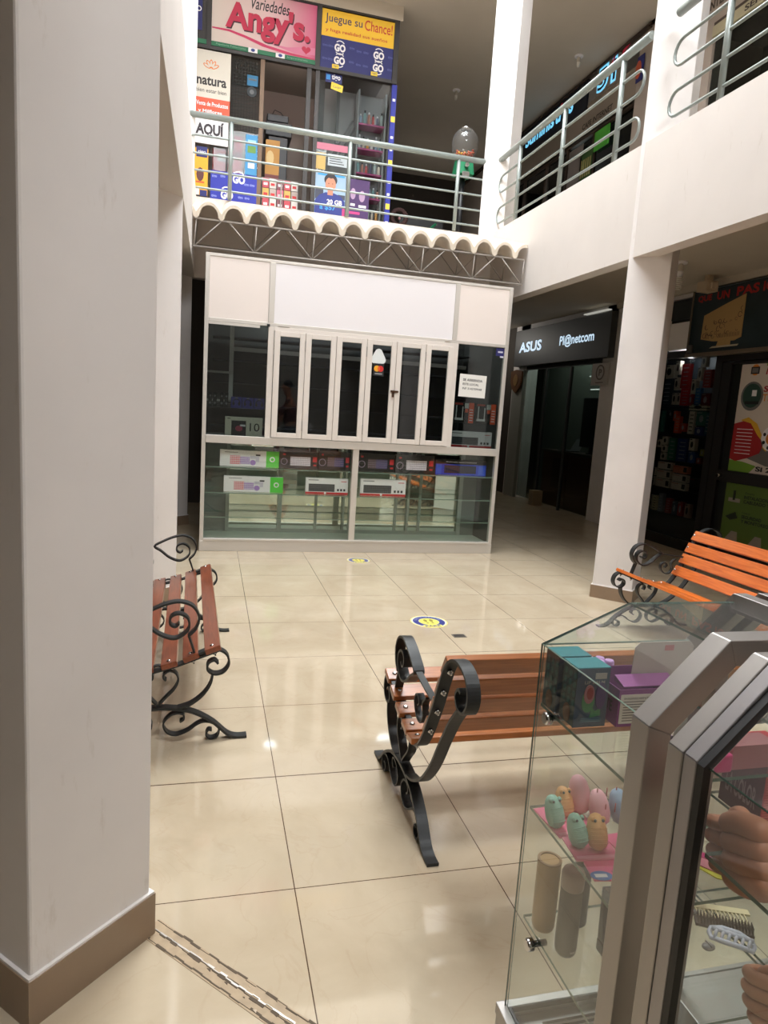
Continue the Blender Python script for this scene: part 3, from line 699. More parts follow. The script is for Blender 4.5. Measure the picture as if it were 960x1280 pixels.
b = MB(); b.box(1.30, 2.14, 9.62, 9.64, Z2, 5.5); b.build('grey_panel', mat('shop_grey_panel', (150, 150, 148), 0.5), shop)
b = MB(); b.box(1.25, 1.32, 9.40, 9.42, 4.55, 5.5); b.box(1.48, 1.52, 9.4, 9.42, 4.55, 5.5)
for k in range(3): b.hexa([(1.40+.08*k, 9.45, 4.55), (1.43+.08*k, 9.45, 4.55), (1.43+.08*k, 9.47, 4.55), (1.40+.08*k, 9.47, 4.55), (1.70+.08*k, 9.45, 5.1), (1.73+.08*k, 9.45, 5.1), (1.73+.08*k, 9.47, 5.1), (1.70+.08*k, 9.47, 5.1)])
b.build('inner_rails', mat('inner_rail_grey', (96, 96, 92), 0.5), shop)

# Angy's sign
t = thing('shop_sign', 'pink and cream shop sign reading Variedades Angy\'s', 'sign', (0.5, YS, 5.6))
M_ = [flat('sign_cream', (214, 200, 186)), flat('sign_pink', (210, 120, 150)), flat('sign_rose', (196, 60, 100)), flat('sign_crimson', (190, 34, 70)), flat('sign_black', (34, 30, 32)), flat('sign_shadow', (70, 28, 40)), flat('sign_magenta', (200, 52, 96))]
def grad_sign():
    M = bpy.data.materials.new('sign_pink_fade'); M.use_nodes = True; nt = M.node_tree; b = nt.nodes['Principled BSDF']
    tc = nt.nodes.new('ShaderNodeTexCoord'); sp = nt.nodes.new('ShaderNodeSeparateXYZ'); r = nt.nodes.new('ShaderNodeValToRGB'); mr = nt.nodes.new('ShaderNodeMapRange')
    nt.links.new(tc.outputs['Object'], sp.inputs[0]); nt.links.new(sp.outputs[0], mr.inputs[0]); mr.inputs[1].default_value = -0.6; mr.inputs[2].default_value = 0.65
    nt.links.new(mr.outputs[0], r.inputs[0]); nt.links.new(r.outputs[0], b.inputs['Base Color'])
    e = r.color_ramp.elements; e[0].position = 0.0; e[0].color = (*s2l((216, 202, 190)), 1); e[1].position = 1.0; e[1].color = (*s2l((202, 84, 124)), 1)
    m2 = e.new(0.55); m2.color = (*s2l((220, 184, 184)), 1)
    b.inputs['Roughness'].default_value = 0.5; return M
MB().rect(S, -0.105, 1.145, 5.60, 6.222, 0.0, 0.03).build('panel', grad_sign(), t)
b = MB()
w1 = [(-0.1, 5.76), (0.1, 5.765), (0.3, 5.73), (0.55, 5.67), (0.85, 5.635), (1.14, 5.62), (1.14, 5.605), (0.8, 5.61), (0.5, 5.645), (0.28, 5.705), (0.1, 5.74), (-0.1, 5.745)]
b.poly(S, w1, .03, .032, 6); w2 = [(0.55, 5.70), (0.8, 5.69), (0.95, 5.72), (1.14, 5.74), (1.14, 5.66), (0.9, 5.64)]; b.poly(S, w2, .03, .0315, 1)
b.build('wave', M_, t)
b = MB(); b.text(S, "Angy's.", 0.062, 1.078, 5.685, 6.075, .031, 5, .035, 0.02); b.text(S, "Angy's.", 0.05, 1.065, 5.70, 6.09, .034, 3, .035, 0.02)
b.build('lettering', M_, t)
b = MB(); b.text(S, 'Variedades', 0.33, 0.80, 6.04, 6.17, .031, 4, .01, .15); b.build('small_lettering', M_, t)
hp = [(1.03+.055*(16*math.sin(a)**3)/16, 5.70+.05*(13*math.cos(a)-5*math.cos(2*a)-2*math.cos(3*a)-math.cos(4*a))/16) for a in [2*PI*k/28 for k in range(28)]]
b = MB(); b.poly(S, hp, .03, .034, 3); b.build('heart', M_, t)
b = MB(); b.rect(S, -0.30, 1.15, 5.548, 5.598, 0.03, 0.045, 0)
for u in (0.33, 0.66): b.rect(S, u, u+.11, 5.548, 5.60, .045, .05, 1); b.disc(S, u+.055, 5.575, .025, .018, .05, .052, 2, 10)
b.text(S, 'Papeleria Fotocopias', -0.05, 0.30, 5.56, 5.585, .0455, 3); b.text(S, 'Impresiones', 0.80, 1.05, 5.56, 5.585, .0455, 3)
tag(b.build('sign_strip', [flat('strip_green', (34, 110, 74)), P_white, flat('strip_blue', (50, 70, 140)), flat('strip_pale', (130, 180, 150))]), 'narrow green strip with pale writing under the pink sign', 'sign')

# lottery sign
t = thing('shop_sign', 'yellow and navy lottery sign reading Juegue su Chance', 'sign', (1.67, YS, 5.5))
Lm = [flat('lotto_yellow', (240, 190, 40)), flat('lotto_navy', (30, 34, 104)), flat('lotto_ink', (44, 44, 90)), flat('lotto_red', (200, 60, 40)), P_white, flat('lotto_faint', (84, 90, 150)), flat('lotto_tag', (236, 204, 60))]
MB().rect(S, 1.210, 2.135, 5.545, 5.91, 0, .03).build('lower_panel', Lm[1], t)
MB().rect(S, 1.210, 2.135, 5.911, 6.215, 0, .03).build('upper_panel', Lm[0], t)
b = MB(); b.text(S, 'Juegue su', 1.25, 1.72, 6.05, 6.17, .031, 2, .006); b.text(S, 'Chance!', 1.75, 2.11, 6.06, 6.18, .031, 3, .01); b.text(S, 'y haga realidad sus sueños', 1.26, 2.05, 5.955, 6.005, .031, 3, .01)
for (u, v) in ((1.40, 5.80), (1.40, 5.655), (1.90, 5.80), (1.90, 5.655)):
    b.text(S, 'GO', u-.02, u+.12, v-.045, v+.045, .031, 4, .05); b.ring(S, u+.05, v+.02, .055, .066, .031, .033, 4, 8, .6, 2.4); b.ring(S, u+.05, v-.015, .055, .066, .031, .033, 4, 8, 3.8, 5.6)
for (u, v) in ((1.23, 5.80), (1.30, 5.80), (1.23, 5.65), (1.30, 5.65), (1.57, 5.82), (1.66, 5.80), (1.75, 5.80), (1.57, 5.66), (1.66, 5.645), (1.75, 5.645), (2.07, 5.80), (2.07, 5.655)):
    b.text(S, 'tigo', u, u+.065, v-.02, v+.02, .031, 5, .02)
b.build('lettering', Lm, t)
b = MB()
for u in (1.36, 1.86): b.rect(S, u, u+.085, 5.555, 5.60, .03, .04, 6); b.text(S, 'tigo', u+.015, u+.07, 5.565, 5.592, .041, 1)
b.build('yellow_tag', Lm, t)
b = MB(); b.rect(S, 1.29, 1.50, 5.40, 5.54, -.004, .0, 0); b.rect(S, 1.30, 1.35, 5.43, 5.49, 0, .002, 1); b.text(S, 'tigo', 1.37, 1.48, 5.42, 5.50, 0, 2, .02)
tag(b.build('window_sticker', [Lm[1], flat('sky_blue', (40, 130, 200)), P_white]), 'navy phone company sticker hanging under the lottery sign', 'sticker')
b = MB(); b.poly(S, [(1.36, 5.33), (1.51, 5.30), (1.52, 5.38), (1.37, 5.41)], .001, .004, 0); b.text(S, 'Cargas', 1.39, 1.49, 5.335, 5.37, .004, 1)
tag(b.build('window_sticker', [Lm[6], Lm[1]]), 'small yellow tilted sticker under the navy one in the shop window', 'sticker')
b = MB(); b.rect(S, 2.150, 2.215, 3.60, 5.50, .0, .03, 0)
for z in (5.05, 4.52, 3.98): b.rect(S, 2.155, 2.21, z, z+.07, .03, .033, 1)
for z in (5.3, 4.85, 4.7, 4.3, 4.15, 3.8): b.rect(S, 2.165, 2.20, z, z+.03, .03, .032, 2)
tag(b.build('advertising_strip', [flat('lotto_blue', (36, 44, 150)), Lm[6], P_white]), 'tall narrow blue strip with yellow marks on the right shop corner', 'sign')

# banner natura
t = thing('hanging_banner', 'cream and orange cosmetics banner at the left of the upstairs shop', 'banner', (-0.07, YS, 4.7))
Nm = [flat('banner_cream', (212, 204, 190)), flat('banner_orange', (214, 84, 52)), flat('banner_black', (44, 36, 34)), flat('banner_flower', (222, 120, 40)), P_white]
MB().rect(S, -0.285, 0.13, 4.96, 5.49, .03, .034).build('upper_cloth', Nm[0], t)
MB().rect(S, -0.285, 0.13, 4.73, 4.96, .03, .034).build('lower_cloth', Nm[1], t)
b = MB()
for k, a in enumerate((-62, -30, 0, 30, 62)):
    A_ = math.radians(a); cx, cz = -0.10+.055*math.sin(A_), 5.29+.055*math.cos(A_)
    b.poly(S, [(cx+.020*math.cos(tt)*math.cos(A_)+.048*math.sin(tt)*math.sin(A_), cz-.020*math.cos(tt)*math.sin(A_)+.048*math.sin(tt)*math.cos(A_)) for tt in [2*PI*i/12 for i in range(12)]], .034, .035+.0004*k, 3)
    b.poly(S, [(cx+.012*math.cos(tt)*math.cos(A_)+.036*math.sin(tt)*math.sin(A_), cz-.012*math.cos(tt)*math.sin(A_)+.036*math.sin(tt)*math.cos(A_)) for tt in [2*PI*i/12 for i in range(12)]], .035, .0365+.0004*k, 0)
b.build('flower_emblem', Nm, t)
b = MB(); b.text(S, 'natura', -0.265, 0.085, 5.10, 5.20, .034, 2, .03); b.text(S, 'bien estar bien', -0.27, 0.085, 5.02, 5.065, .034, 2); b.text(S, 'Venta de Productos', -0.265, 0.11, 4.87, 4.92, .034, 4, .02); b.text(S, 'y Milflores', -0.24, 0.04, 4.78, 4.83, .034, 4, .02)
b.build('lettering', Nm, t)
b = MB(); b.rect(S, -0.285, 0.12, 4.44, 4.722, .03, .034, 0); b.text(S, 'AQUÍ', -0.265, 0.07, 4.52, 4.70, .034, 1, .045)
tag(b.build('paper_sign', [P_white, flat('aqui_ink', (54, 44, 50))]), 'white sheet with the big word AQUÍ under the cosmetics banner', 'sign')
b = MB(); b.rect(S, -0.29, -0.11, 3.84, 4.38, .03, .034, 0); b.rect(S, -0.25, -0.12, 4.28, 4.40, .034, .036, 1); b.text(S, 'tigo', -0.23, -0.14, 4.31, 4.36, .036, 2); b.disc(S, -0.20, 4.08, .045, .08, .034, .036, 3, 12); b.rect(S, -0.25, -0.15, 3.98, 4.0, .034, .036, 4)
b.rect(S, -0.29, -0.21, 3.84, 3.91, .034, .036, 2); b.rect(S, -0.2, -0.115, 3.83, 3.90, .034, .037, 1)
tag(b.build('poster', [flat('poster_amber', (238, 168, 36)), Lm[1], P_white, flat('poster_maroon', (96, 50, 44)), flat('poster_rust', (200, 90, 40))]), 'amber poster at the bottom left of the upstairs shop', 'poster')
b = MB(); b.rect(S, -0.075, 0.485, 3.78, 4.15, .03, .034, 0)
for (u, v) in ((0.05, 3.88), (0.19, 4.08)): b.text(S, 'GO', u, u+.15, v-.05, v+.05, .034, 1, .05); b.ring(S, u+.07, v+.02, .065, .08, .034, .036, 1, 8, .6, 2.4)
for (u, v) in ((-0.06, 4.08), (-.06, 3.85), (.33, 4.03), (.40, 4.03), (.26, 3.87), (.34, 3.87), (0.04, 4.09)): b.text(S, 'tigo', u, u+.06, v-.02, v+.02, .034, 2, .02)
tag(b.build('poster', [flat('poster_blue', (34, 44, 160)), P_white, flat('poster_pale', (150, 160, 220))]), 'wide blue poster with white GO lettering behind the railing post', 'poster')
b = MB(); b.rect(S, -0.06, 0.30, 4.16, 4.42, -.03, -.02, 0); b.rect(S, 0.0, 0.20, 4.28, 4.37, -.02, -.018, 1); b.text(S, 'MED', .05, .17, 4.30, 4.35, -.018, 0, .03); b.rect(S, 0.20, 0.30, 4.36, 4.60, -.03, -.02, 0)
tag(b.build('poster', [flat('poster_red', (164, 44, 50)), flat('poster_silver', (170, 170, 172))]), 'red poster with a grey label behind the upstairs shop glass', 'poster')
b = MB(); b.rect(S, 0.335, 0.48, 4.16, 4.63, .0, .012, 0); b.rect(S, 0.36, 0.46, 4.42, 4.5, .012, .014, 1); b.rect(S, 0.37, 0.45, 4.24, 4.30, .012, .014, 2); b.rect(S, .36, .46, 4.53, 4.57, .012, .014, 3)
tag(b.build('banner_card', [flat('card_cyan', (60, 140, 190)), flat('card_green', (96, 140, 60)), P_white, flat('card_sky', (150, 200, 220))]), 'light blue upright card beside the wooden door post upstairs', 'poster')
b = MB(); b.rect(S, 0.60, 0.78, 4.30, 4.72, -.35, -.30, 0); b.disc(S, 0.66, 4.5, .05, .09, -.30, -.295, 1, 12); b.rect(S, .6, .78, 4.2, 4.3, -.35, -.30, 2)
tag(b.build('poster', [flat('poster_ochre', (176, 124, 46)), flat('poster_buff', (206, 176, 120)), flat('poster_wine', (110, 40, 36))]), 'ochre poster inside the open doorway upstairs', 'poster')
t = thing('counter_stack', 'dark stacked printer and goods seen through the upstairs doorway', 'printer', (0.70, 9.9, Z2))
b = MB(); b.box(0.58, 0.86, 9.7, 10.1, Z2, 4.1); b.build('stand', mat('stand_brown', (60, 50, 46), .6), t)
b = MB(); b.box(0.60, 0.95, 9.7, 10.1, 4.85, 5.02); b.box(0.62, 0.90, 9.72, 10.1, 5.03, 5.12); b.box(0.64, 0.9, 9.7, 10.1, 4.1, 4.84); b.build('machine', BLACK, t, bevel=.01)
b = MB(); b.tube([(0.68, 9.8, 5.12), (.72, 9.8, 5.2), (.8, 9.8, 5.18), (.86, 9.8, 5.12)], .006, 6); b.tube([(0.93, 9.75, 4.95), (1.05, 9.72, 5.0)], .006, 6); b.build('wire', BLACK, t)
# people poster (plain generic smiling person)
t = thing('poster', 'blue poster with a smiling dark-haired person low in the shop window', 'poster', (1.42, YS, 3.8))
MB().rect(S, 1.222, 1.62, 3.80, 4.335, .0, .004).build('sheet', flat('poster_lightblue', (150, 176, 200)), t)
Pm = [flat('poster_skin', (196, 132, 104)), flat('poster_hair', (36, 30, 34)), flat('poster_shirt', (40, 52, 130)), P_white, flat('poster_sky', (60, 150, 220)), flat('poster_magenta', (190, 60, 120)), flat('poster_darkgrey', (62, 64, 80))]
b = MB()
b.poly(S, [(1.225, 3.80), (1.615, 3.80), (1.615, 4.0), (1.56, 4.06), (1.47, 4.09), (1.36, 4.09), (1.28, 4.05), (1.225, 3.98)], .004, .006, 2)
b.rect(S, 1.225, 1.33, 4.0, 4.13, .004, .005, 6); b.rect(S, 1.52, 1.615, 4.02, 4.08, .004, .005, 6)
b.rect(S, 1.385, 1.455, 4.06, 4.13, .006, .0075, 0); b.disc(S, 1.42, 4.245, .085, .075, .006, .0065, 1, 18); b.disc(S, 1.42, 4.19, .068, .088, .0075, .009, 0, 20)
b.poly(S, [(1.35, 4.24), (1.37, 4.275), (1.42, 4.262), (1.47, 4.275), (1.49, 4.24), (1.495, 4.27), (1.46, 4.32), (1.38, 4.32), (1.345, 4.27)], .009, .0095, 1)
b.disc(S, 1.395, 4.20, .008, .005, .009, .0095, 1, 8); b.disc(S, 1.445, 4.20, .008, .005, .009, .0095, 1, 8); b.poly(S, [(1.39, 4.15), (1.45, 4.15), (1.42, 4.132)], .009, .0095, 3)
b.text(S, '20 GB', 1.38, 1.58, 3.95, 4.01, .0065, 3, .03); b.text(S, 'a $57', 1.29, 1.5, 3.87, 3.94, .0065, 4, .03); b.rect(S, 1.585, 1.62, 3.80, 3.92, .004, .007, 5); b.rect(S, 1.25, 1.6, 4.29, 4.315, .004, .005, 4)
b.build('portrait', Pm, t)
t = thing('poster', 'purple beauty poster beside the smiling person poster', 'poster', (1.80, YS, 3.8))
MB().rect(S, 1.66, 1.935, 3.80, 4.30, .0, .004).build('sheet', flat('poster_purple', (70, 38, 92)), t)
b = MB(); b.disc(S, 1.72, 4.12, .035, .07, .004, .006, 0, 12); b.disc(S, 1.84, 4.10, .04, .07, .004, .006, 0, 12); b.rect(S, 1.69, 1.75, 3.97, 4.0, .004, .006, 1); b.rect(S, 1.80, 1.90, 3.96, 3.99, .004, .006, 1); b.rect(S, 1.68, 1.82, 3.87, 3.90, .004, .006, 2)
b.build('print', [flat('print_mauve', (170, 140, 170)), P_white, flat('print_hotpink', (210, 60, 130))], t)
b = MB(); b.rect(S, 1.37, 1.62, 4.42, 4.56, 0, .003, 0)
for i in range(4): b.rect(S, 1.39, 1.58-.02*i, 4.445+.028*i, 4.455+.028*i, .003, .004, 1)
b.rect(S, 1.22, 1.62, 4.60, 4.68, .0, .002, 2); b.rect(S, 1.22, 1.34, 4.36, 4.56, 0, .003, 3)
tag(b.build('window_notice', [flat('notice_grey', (176, 184, 188)), P_key, flat('notice_pink', (190, 110, 130)), flat('notice_yellow', (190, 160, 90))]), 'grey handwritten notice above the smiling person poster', 'notice')
b = MB(); b.disc(S, 0.39, 5.13, .06, d0=-.02, d1=-.01, n=18, mi=0); b.disc(S, .39, 5.13, .028, d0=-.01, d1=-.008, n=12, mi=1); b.rect(S, .33, .46, 5.2, 5.32, -.02, -.01, 2); b.rect(S, .345, .445, 5.26, 5.28, -.01, -.009, 1)
tag(b.build('tape_card', [BLACK, P_grey, flat('card_cyan', (60, 140, 190))]), 'blue card and black tape roll hanging on the wire grid', 'tape')
# cosmetics shelf with bottles
t = thing('cosmetics_shelf', 'grey shelf unit with pink shelf edges behind the right shop glass', 'shelf', (1.95, 9.3, Z2))
b = MB(); b.box(1.74, 1.76, 9.28, 9.48, Z2, 5.42); b.box(2.10, 2.12, 9.28, 9.48, Z2, 5.42); b.box(1.74, 2.12, 9.47, 9.48, Z2, 5.42); b.build('unit', mat('shelf_grey', (140, 142, 142), .5), t)
levels = [5.02, 4.72, 4.42, 4.12, 3.84]
for z in levels: MB().box(1.76, 2.10, 9.27, 9.47, z-.02, z).build('shelf_board', flat('shelf_pink', (176, 60, 120)), t)
cols = [(150, 170, 190), (176, 190, 186), (120, 160, 160), (206, 190, 170), (180, 120, 100), (214, 150, 60), (190, 60, 60), (220, 214, 210), (90, 90, 110)]
names = ['top', 'second', 'third', 'fourth', 'bottom']
for li, z in enumerate(levels):
    proto = None
    for k in range(6):
        x = 1.79+k*.056; h = 0.13+.05*((k*7+li*3) % 4)/3
        tt = thing('cosmetic_bottle', 'small cosmetic bottle on the %s shelf of the grey shelf unit' % names[li], 'bottle', (x, 9.33, z), group='cosmetic bottles on the %s shelf' % names[li])
        c_ = cols[(k*2+li) % len(cols)]
        MB().lathe((x, 9.33, z), [(.017, 0), (.018, .01), (.018, h*.7), (.009, h*.8), (.009, h*.82)], 10).build('bottle_body', flat('cos_%d' % ((k*2+li) % len(cols)), c_, .3), tt)
        MB().lathe((x, 9.33, z+h*.82), [(.011, 0), (.011, h*.16)], 10).build('cap', BLACK if k % 2 else P_white, tt)

t = thing('magazine_rack', 'low rack with red, pink and white packets in the upstairs shop doorway', 'rack', (0.8, 9.36, Z2))
b = MB(); b.box(0.56, 1.04, 9.34, 9.50, Z2, 3.84); b.box(0.56, 1.04, 9.48, 9.50, 3.84, 4.25); b.box(0.795, 0.81, 9.32, 9.34, Z2, 4.15); b.build('stand', mat('rack_grey', (150, 144, 138), .6), t)
random.seed(8)
pc = [(186, 40, 56), (214, 96, 120), (206, 198, 190), (200, 160, 60), (120, 50, 60), (170, 150, 140)]
for r_i in range(3):
    for k in range(5):
        c_ = pc[(k*2+r_i*3) % 6]; x = .57+.093*k; z = 3.85+.13*r_i
        tt = thing('snack_packet', 'small packet in the %s of the doorway rack upstairs' % ['bottom row', 'middle row', 'top row'][r_i], 'packet', (x+.04, 9.37+.03*r_i, z), group='packets in the %s of the doorway rack' % ['bottom row', 'middle row', 'top row'][r_i])
        MB().box(x, x+.082, 9.36+.03*r_i, 9.385+.03*r_i, z, z+.115).build('packet', flat('packet_%d' % c_[0], c_, .4), tt); MB().box(x+.015, x+.065, 9.358+.03*r_i, 9.36+.03*r_i, z+.03, z+.06).build('print', P_white if c_[1] < 150 else P_red, tt)
b = MB(); b.rect(S, -0.32, -0.215, 5.70, 6.05, .021, .025, 0); b.ring(S, -0.255, 5.93, .02, .03, .025, .027, 1, 16)
tag(b.build('wall_sticker', [Lm[1], P_white]), 'navy sticker with a white ring left of the pink shop sign', 'sticker')
# corridor: lamp fittings, gumball machine, stair rail, wreath
def ceiling_lamp(name, label, x, y, z, kind):
    t = thing(name, label, 'lamp', (x, y, z))
    MB().lathe((x, y, z), [(.055, -.02), (.06, -.012), (.06, 0)], 18).build('rose', P_white, t)
    MB().lathe((x, y, z-.02), [(.022, -.07), (.03, -.055), (.028, -.02), (.018, 0)], 14).build('lamp_holder', mat('holder_plastic', (190, 180, 166), .4), t)
    if kind == 'spiral':
        pts = []
        for k in range(96): a = k*2*PI/14; pts.append((x+.028*math.cos(a), y+.028*math.sin(a), z-.14-.125*k/96))
        MB().lathe((x, y, z-.145), [(.02, 0), (.028, .03), (.03, .055)], 14).build('ballast', P_white, t)
        MB().tube(pts, .007, 6).build('spiral_tube', mat('bulb_white', (220, 214, 204), .3), t)
    else: MB().lathe((x, y, z-.15), [(.012, 0), (.024, .02), (.026, .06), (.02, .09)], 14).build('bulb', mat('bulb_white', (220, 214, 204), .3), t)
ceiling_lamp('ceiling_lamp', 'plain bulb holder on the dark upstairs corridor ceiling', 3.62, 11.0, CEIL2, 'plain')
ceiling_lamp('ceiling_lamp', 'small white lamp holder on the ceiling over the right balcony shops', 4.85, 9.4, CEIL2, 'plain')
ceiling_lamp('ceiling_lamp', 'spiral energy-saving bulb hanging from the right ground-floor ceiling', 4.38, 5.97, CEIL1, 'spiral')
b = MB(); b.box(4.92, 5.06, 6.25, 6.40, 2.80, 2.90); b.box(4.96, 5.02, 6.22, 6.25, 2.82, 2.88); b.box(4.97, 5.03, 6.30, 6.36, 2.90, CEIL1)
tag(b.build('junction_box', mat('ivory_plastic', (196, 176, 150), .5)), 'ivory wall box on the ceiling above the monitor sign', 'box')

t = thing('gumball_machine', 'clear globe gumball machine on a green base behind the back railing', 'machine', (2.855, 8.2, Z2))
MB().lathe((2.855, 8.2, 4.38), [(.06, 0), (.11, .03), (.15, .10), (.16, .18), (.145, .26), (.10, .32), (.06, .335)], 28).build('globe', glass_mat('globe_glass', (0.86, 0.86, 0.84), haze=.05), t)
MB().lathe((2.855, 8.2, 4.715), [(.065, 0), (.065, .02), (.03, .035)], 20).build('lid', CHROME, t)
b = MB(); b.hexa([(2.75, 8.1, 4.20), (2.96, 8.1, 4.20), (2.96, 8.3, 4.20), (2.75, 8.3, 4.20), (2.77, 8.12, 4.38), (2.94, 8.12, 4.38), (2.94, 8.28, 4.38), (2.77, 8.28, 4.38)]); b.build('base', flat('machine_green', (30, 120, 80), .4), t)
b = MB(); b.box(2.81, 2.90, 8.09, 8.12, 4.15, 4.22); b.cyl((2.855, 8.1, 4.29), (2.855, 8.06, 4.29), .025); b.build('coin_slot', CHROME, t)
b = MB(); b.cyl((2.855, 8.2, Z2), (2.855, 8.2, 4.20), .03); b.lathe((2.855, 8.2, Z2), [(.16, 0), (.16, .02), (.03, .05)]); b.build('stand', BLACK, t)
b = MB(); random.seed(5)
for k in range(60): b.ball((2.855+random.uniform(-.10, .10), 8.2+random.uniform(-.10, .10), 4.41+random.uniform(0, .06)), .014, n=8, mi=k % 3)
o = b.build('gumballs', [flat('gum_red', (170, 60, 40), .3), flat('gum_yellow', (200, 150, 60), .3), flat('gum_orange', (190, 90, 50), .3)], t); o['kind'] = 'stuff'
t = thing('stair_handrail', 'dark green stair rail at the back of the upstairs corridor', 'railing', (2.9, 9.6, Z2))
MB().tube([(2.62, 9.6, 3.62), (3.0, 9.6, 4.0)], .018, 8).build('handrail', flat('rail_green', (30, 110, 74), .4), t)
b = MB()
for k in range(3): b.tube([(2.66+.15*k, 9.6, Z2), (2.66+.15*k, 9.6, 3.66+.15*k)], .012, 8)
b.tube([(2.66, 9.6, 3.5), (3.0, 9.6, 3.85)], .010, 8); b.build('baluster', flat('rail_green', (30, 110, 74), .4), t)
t = thing('door_wreath', 'small dark round wreath on the dim corridor wall beside the shop', 'wreath', (2.46, 9.6, 4.0))
b = MB()
for k in range(26):
    a = 2*PI*k/26; b.ball((2.46+.10*math.cos(a), 9.6, 4.02+.10*math.sin(a)), .035, .02, .03, 8)
b.build('ring', mat('wreath_brown', (60, 34, 30), .8), t); b = MB(); b.ball((2.46, 9.58, 4.0), .02, n=8); b.build('bow', mat('wreath_pink', (170, 120, 120), .8), t)
b = MB(); b.box(2.62, 3.3, 10.2, 10.24, Z2, 4.2)
tag(b.build('corridor_screen', mat('screen_grey', (60, 60, 62), .7)), 'low dark grey screen at the end of the upstairs corridor', 'screen')

# ================================================================= UPPER RIGHT SHOPS
def RX(x=5.25): return Fr((x, 0, 0), (0,-1,0), (0,0,1))    # u = -Y
R_ = RX()
def ry(mb, y0, y1, z0, z1, d0=0, d1=.004, mi=0, fr=None): return mb.rect(fr or R_, -max(y0,y1), -min(y0,y1), z0, z1, d0, d1, mi)
EM = [mat('led_cyan', (120, 205, 245), emit=0.9), mat('led_red', (170, 40, 60), emit=0.25), flat('sign_navy', (26, 30, 46)), mat('led_pale', (196, 226, 236), emit=0.8)]
t = thing('shop_sign', 'dark sign with glowing light blue script letters on the right balcony', 'sign', (5.2, 11.0, 6.0))
b = MB(); ry(b, 9.75, 12.3, 5.93, 6.34, 0, .03); b.build('panel', EM[2], t)
b = MB(); b.text(R_, 'Suminis', -11.78, -10.75, 6.04, 6.26, .032, 0, .03, .1); b.text(R_, 'tros', -10.72, -10.15, 6.04, 6.28, .032, 0, .03, .1); b.build('lettering', EM, t)
b = MB(); b.text(R_, 'de', -10.7, -10.3, 6.18, 6.30, .034, 1, .03, .1); b.build('red_lettering', EM, t)
t = thing('shop_sign', 'glowing light blue outlined letters with a red swash on the right balcony', 'sign', (5.2, 9.2, 6.0))
b = MB(); ry(b, 8.95, 9.50, 5.98, 6.35, 0, .03); b.build('panel', mat('sign_taupe', (150, 140, 130), .6), t)
b = MB(); b.text(R_, '51', -9.48, -9.0, 6.0, 6.33, .03, 0, .07); b.build('outline', EM, t)
b = MB(); b.text(R_, '51', -9.46, -9.02, 6.03, 6.30, .033, 2, .0); b.build('lettering', EM, t)
b = MB(); b.poly(R_, [(-9.35, 6.12), (-9.15, 6.2), (-9.02, 6.36), (-9.06, 6.36), (-9.18, 6.24), (-9.36, 6.15)], .034, .038, 1); b.poly(R_, [(-8.95, 6.15), (-8.88, 6.32), (-8.72, 6.36), (-8.72, 6.33), (-8.85, 6.28), (-8.91, 6.15)], .03, .034, 1); b.build('swash', EM, t)
upper = thing('balcony_shop', 'dark glass shop fronts along the right balcony upstairs', 'shop', (5.25, 10, Z2))
b = MB(); ry(b, 8.52, 9.75, 5.62, 6.0, -.05, 0, 0); ry(b, 9.75, 12.3, 5.62, 5.93, -.05, 0, 0); b.build('fascia', mat('facade_beige', (150, 138, 126), .7), upper)
b = MB(); ry(b, 8.52, 12.3, 5.56, 5.62, -.05, .02); ry(b, 8.52, 12.3, 5.50, 5.53, -.05, .02)
for y in (9.45, 10.2, 10.9, 11.7): ry(b, y, y+.05, Z2, 5.5, -.05, .01)
b.build('frame', BROWNF, upper)
b = MB(); ry(b, 8.52, 12.3, Z2, 5.5, -.03, -.024); b.build('glass', GLASSD, upper)
b = MB(); b.box(5.9, 5.95, 8.25, 12.3, Z2, 6.3); b.build('interior_wall', mat('dim_interior', (70, 70, 74), .8), upper)
b = MB(); b.text(R_, 'CAFE INTERNET', -9.85, -9.05, 5.66, 5.74, .002, 0, .03); b.build('lettering', [mat('ink_brown', (60, 50, 46), .7)], upper)
b = MB(); ry(b, 9.75, 10.15, Z2, 5.45, .0, .012, 0); b.build('pale_panel', mat('pale_shutter', (120, 112, 108), .7), upper)
b = MB(); ry(b, 9.05, 9.42, 5.22, 5.48, .002, .02, 0); ry(b, 9.45, 9.8, 4.9, 5.35, .002, .012, 1)
for i in range(5): ry(b, 9.48+.06*i, 9.51+.06*i, 4.95, 5.2, .012, .016, 2)
tag(b.build('window_poster', [flat('poster_limegreen', (80, 170, 60)), flat('poster_green', (50, 84, 44)), flat('poster_gold', (150, 140, 90))]), 'bright green poster in the dark window of the right balcony shop', 'poster')
b = MB(); ry(b, 8.36, 8.50, 5.75, 6.06, .02, .03, 0); b.disc(R_, -8.46, 5.9, .06, .11, .03, .035, 1, 16)
tag(b.build('hanging_sign', [flat('hang_blue', (44, 50, 120)), flat('hang_orange', (196, 90, 60))]), 'small blue hanging sign with an orange shape next to the upstairs pillar', 'sign')
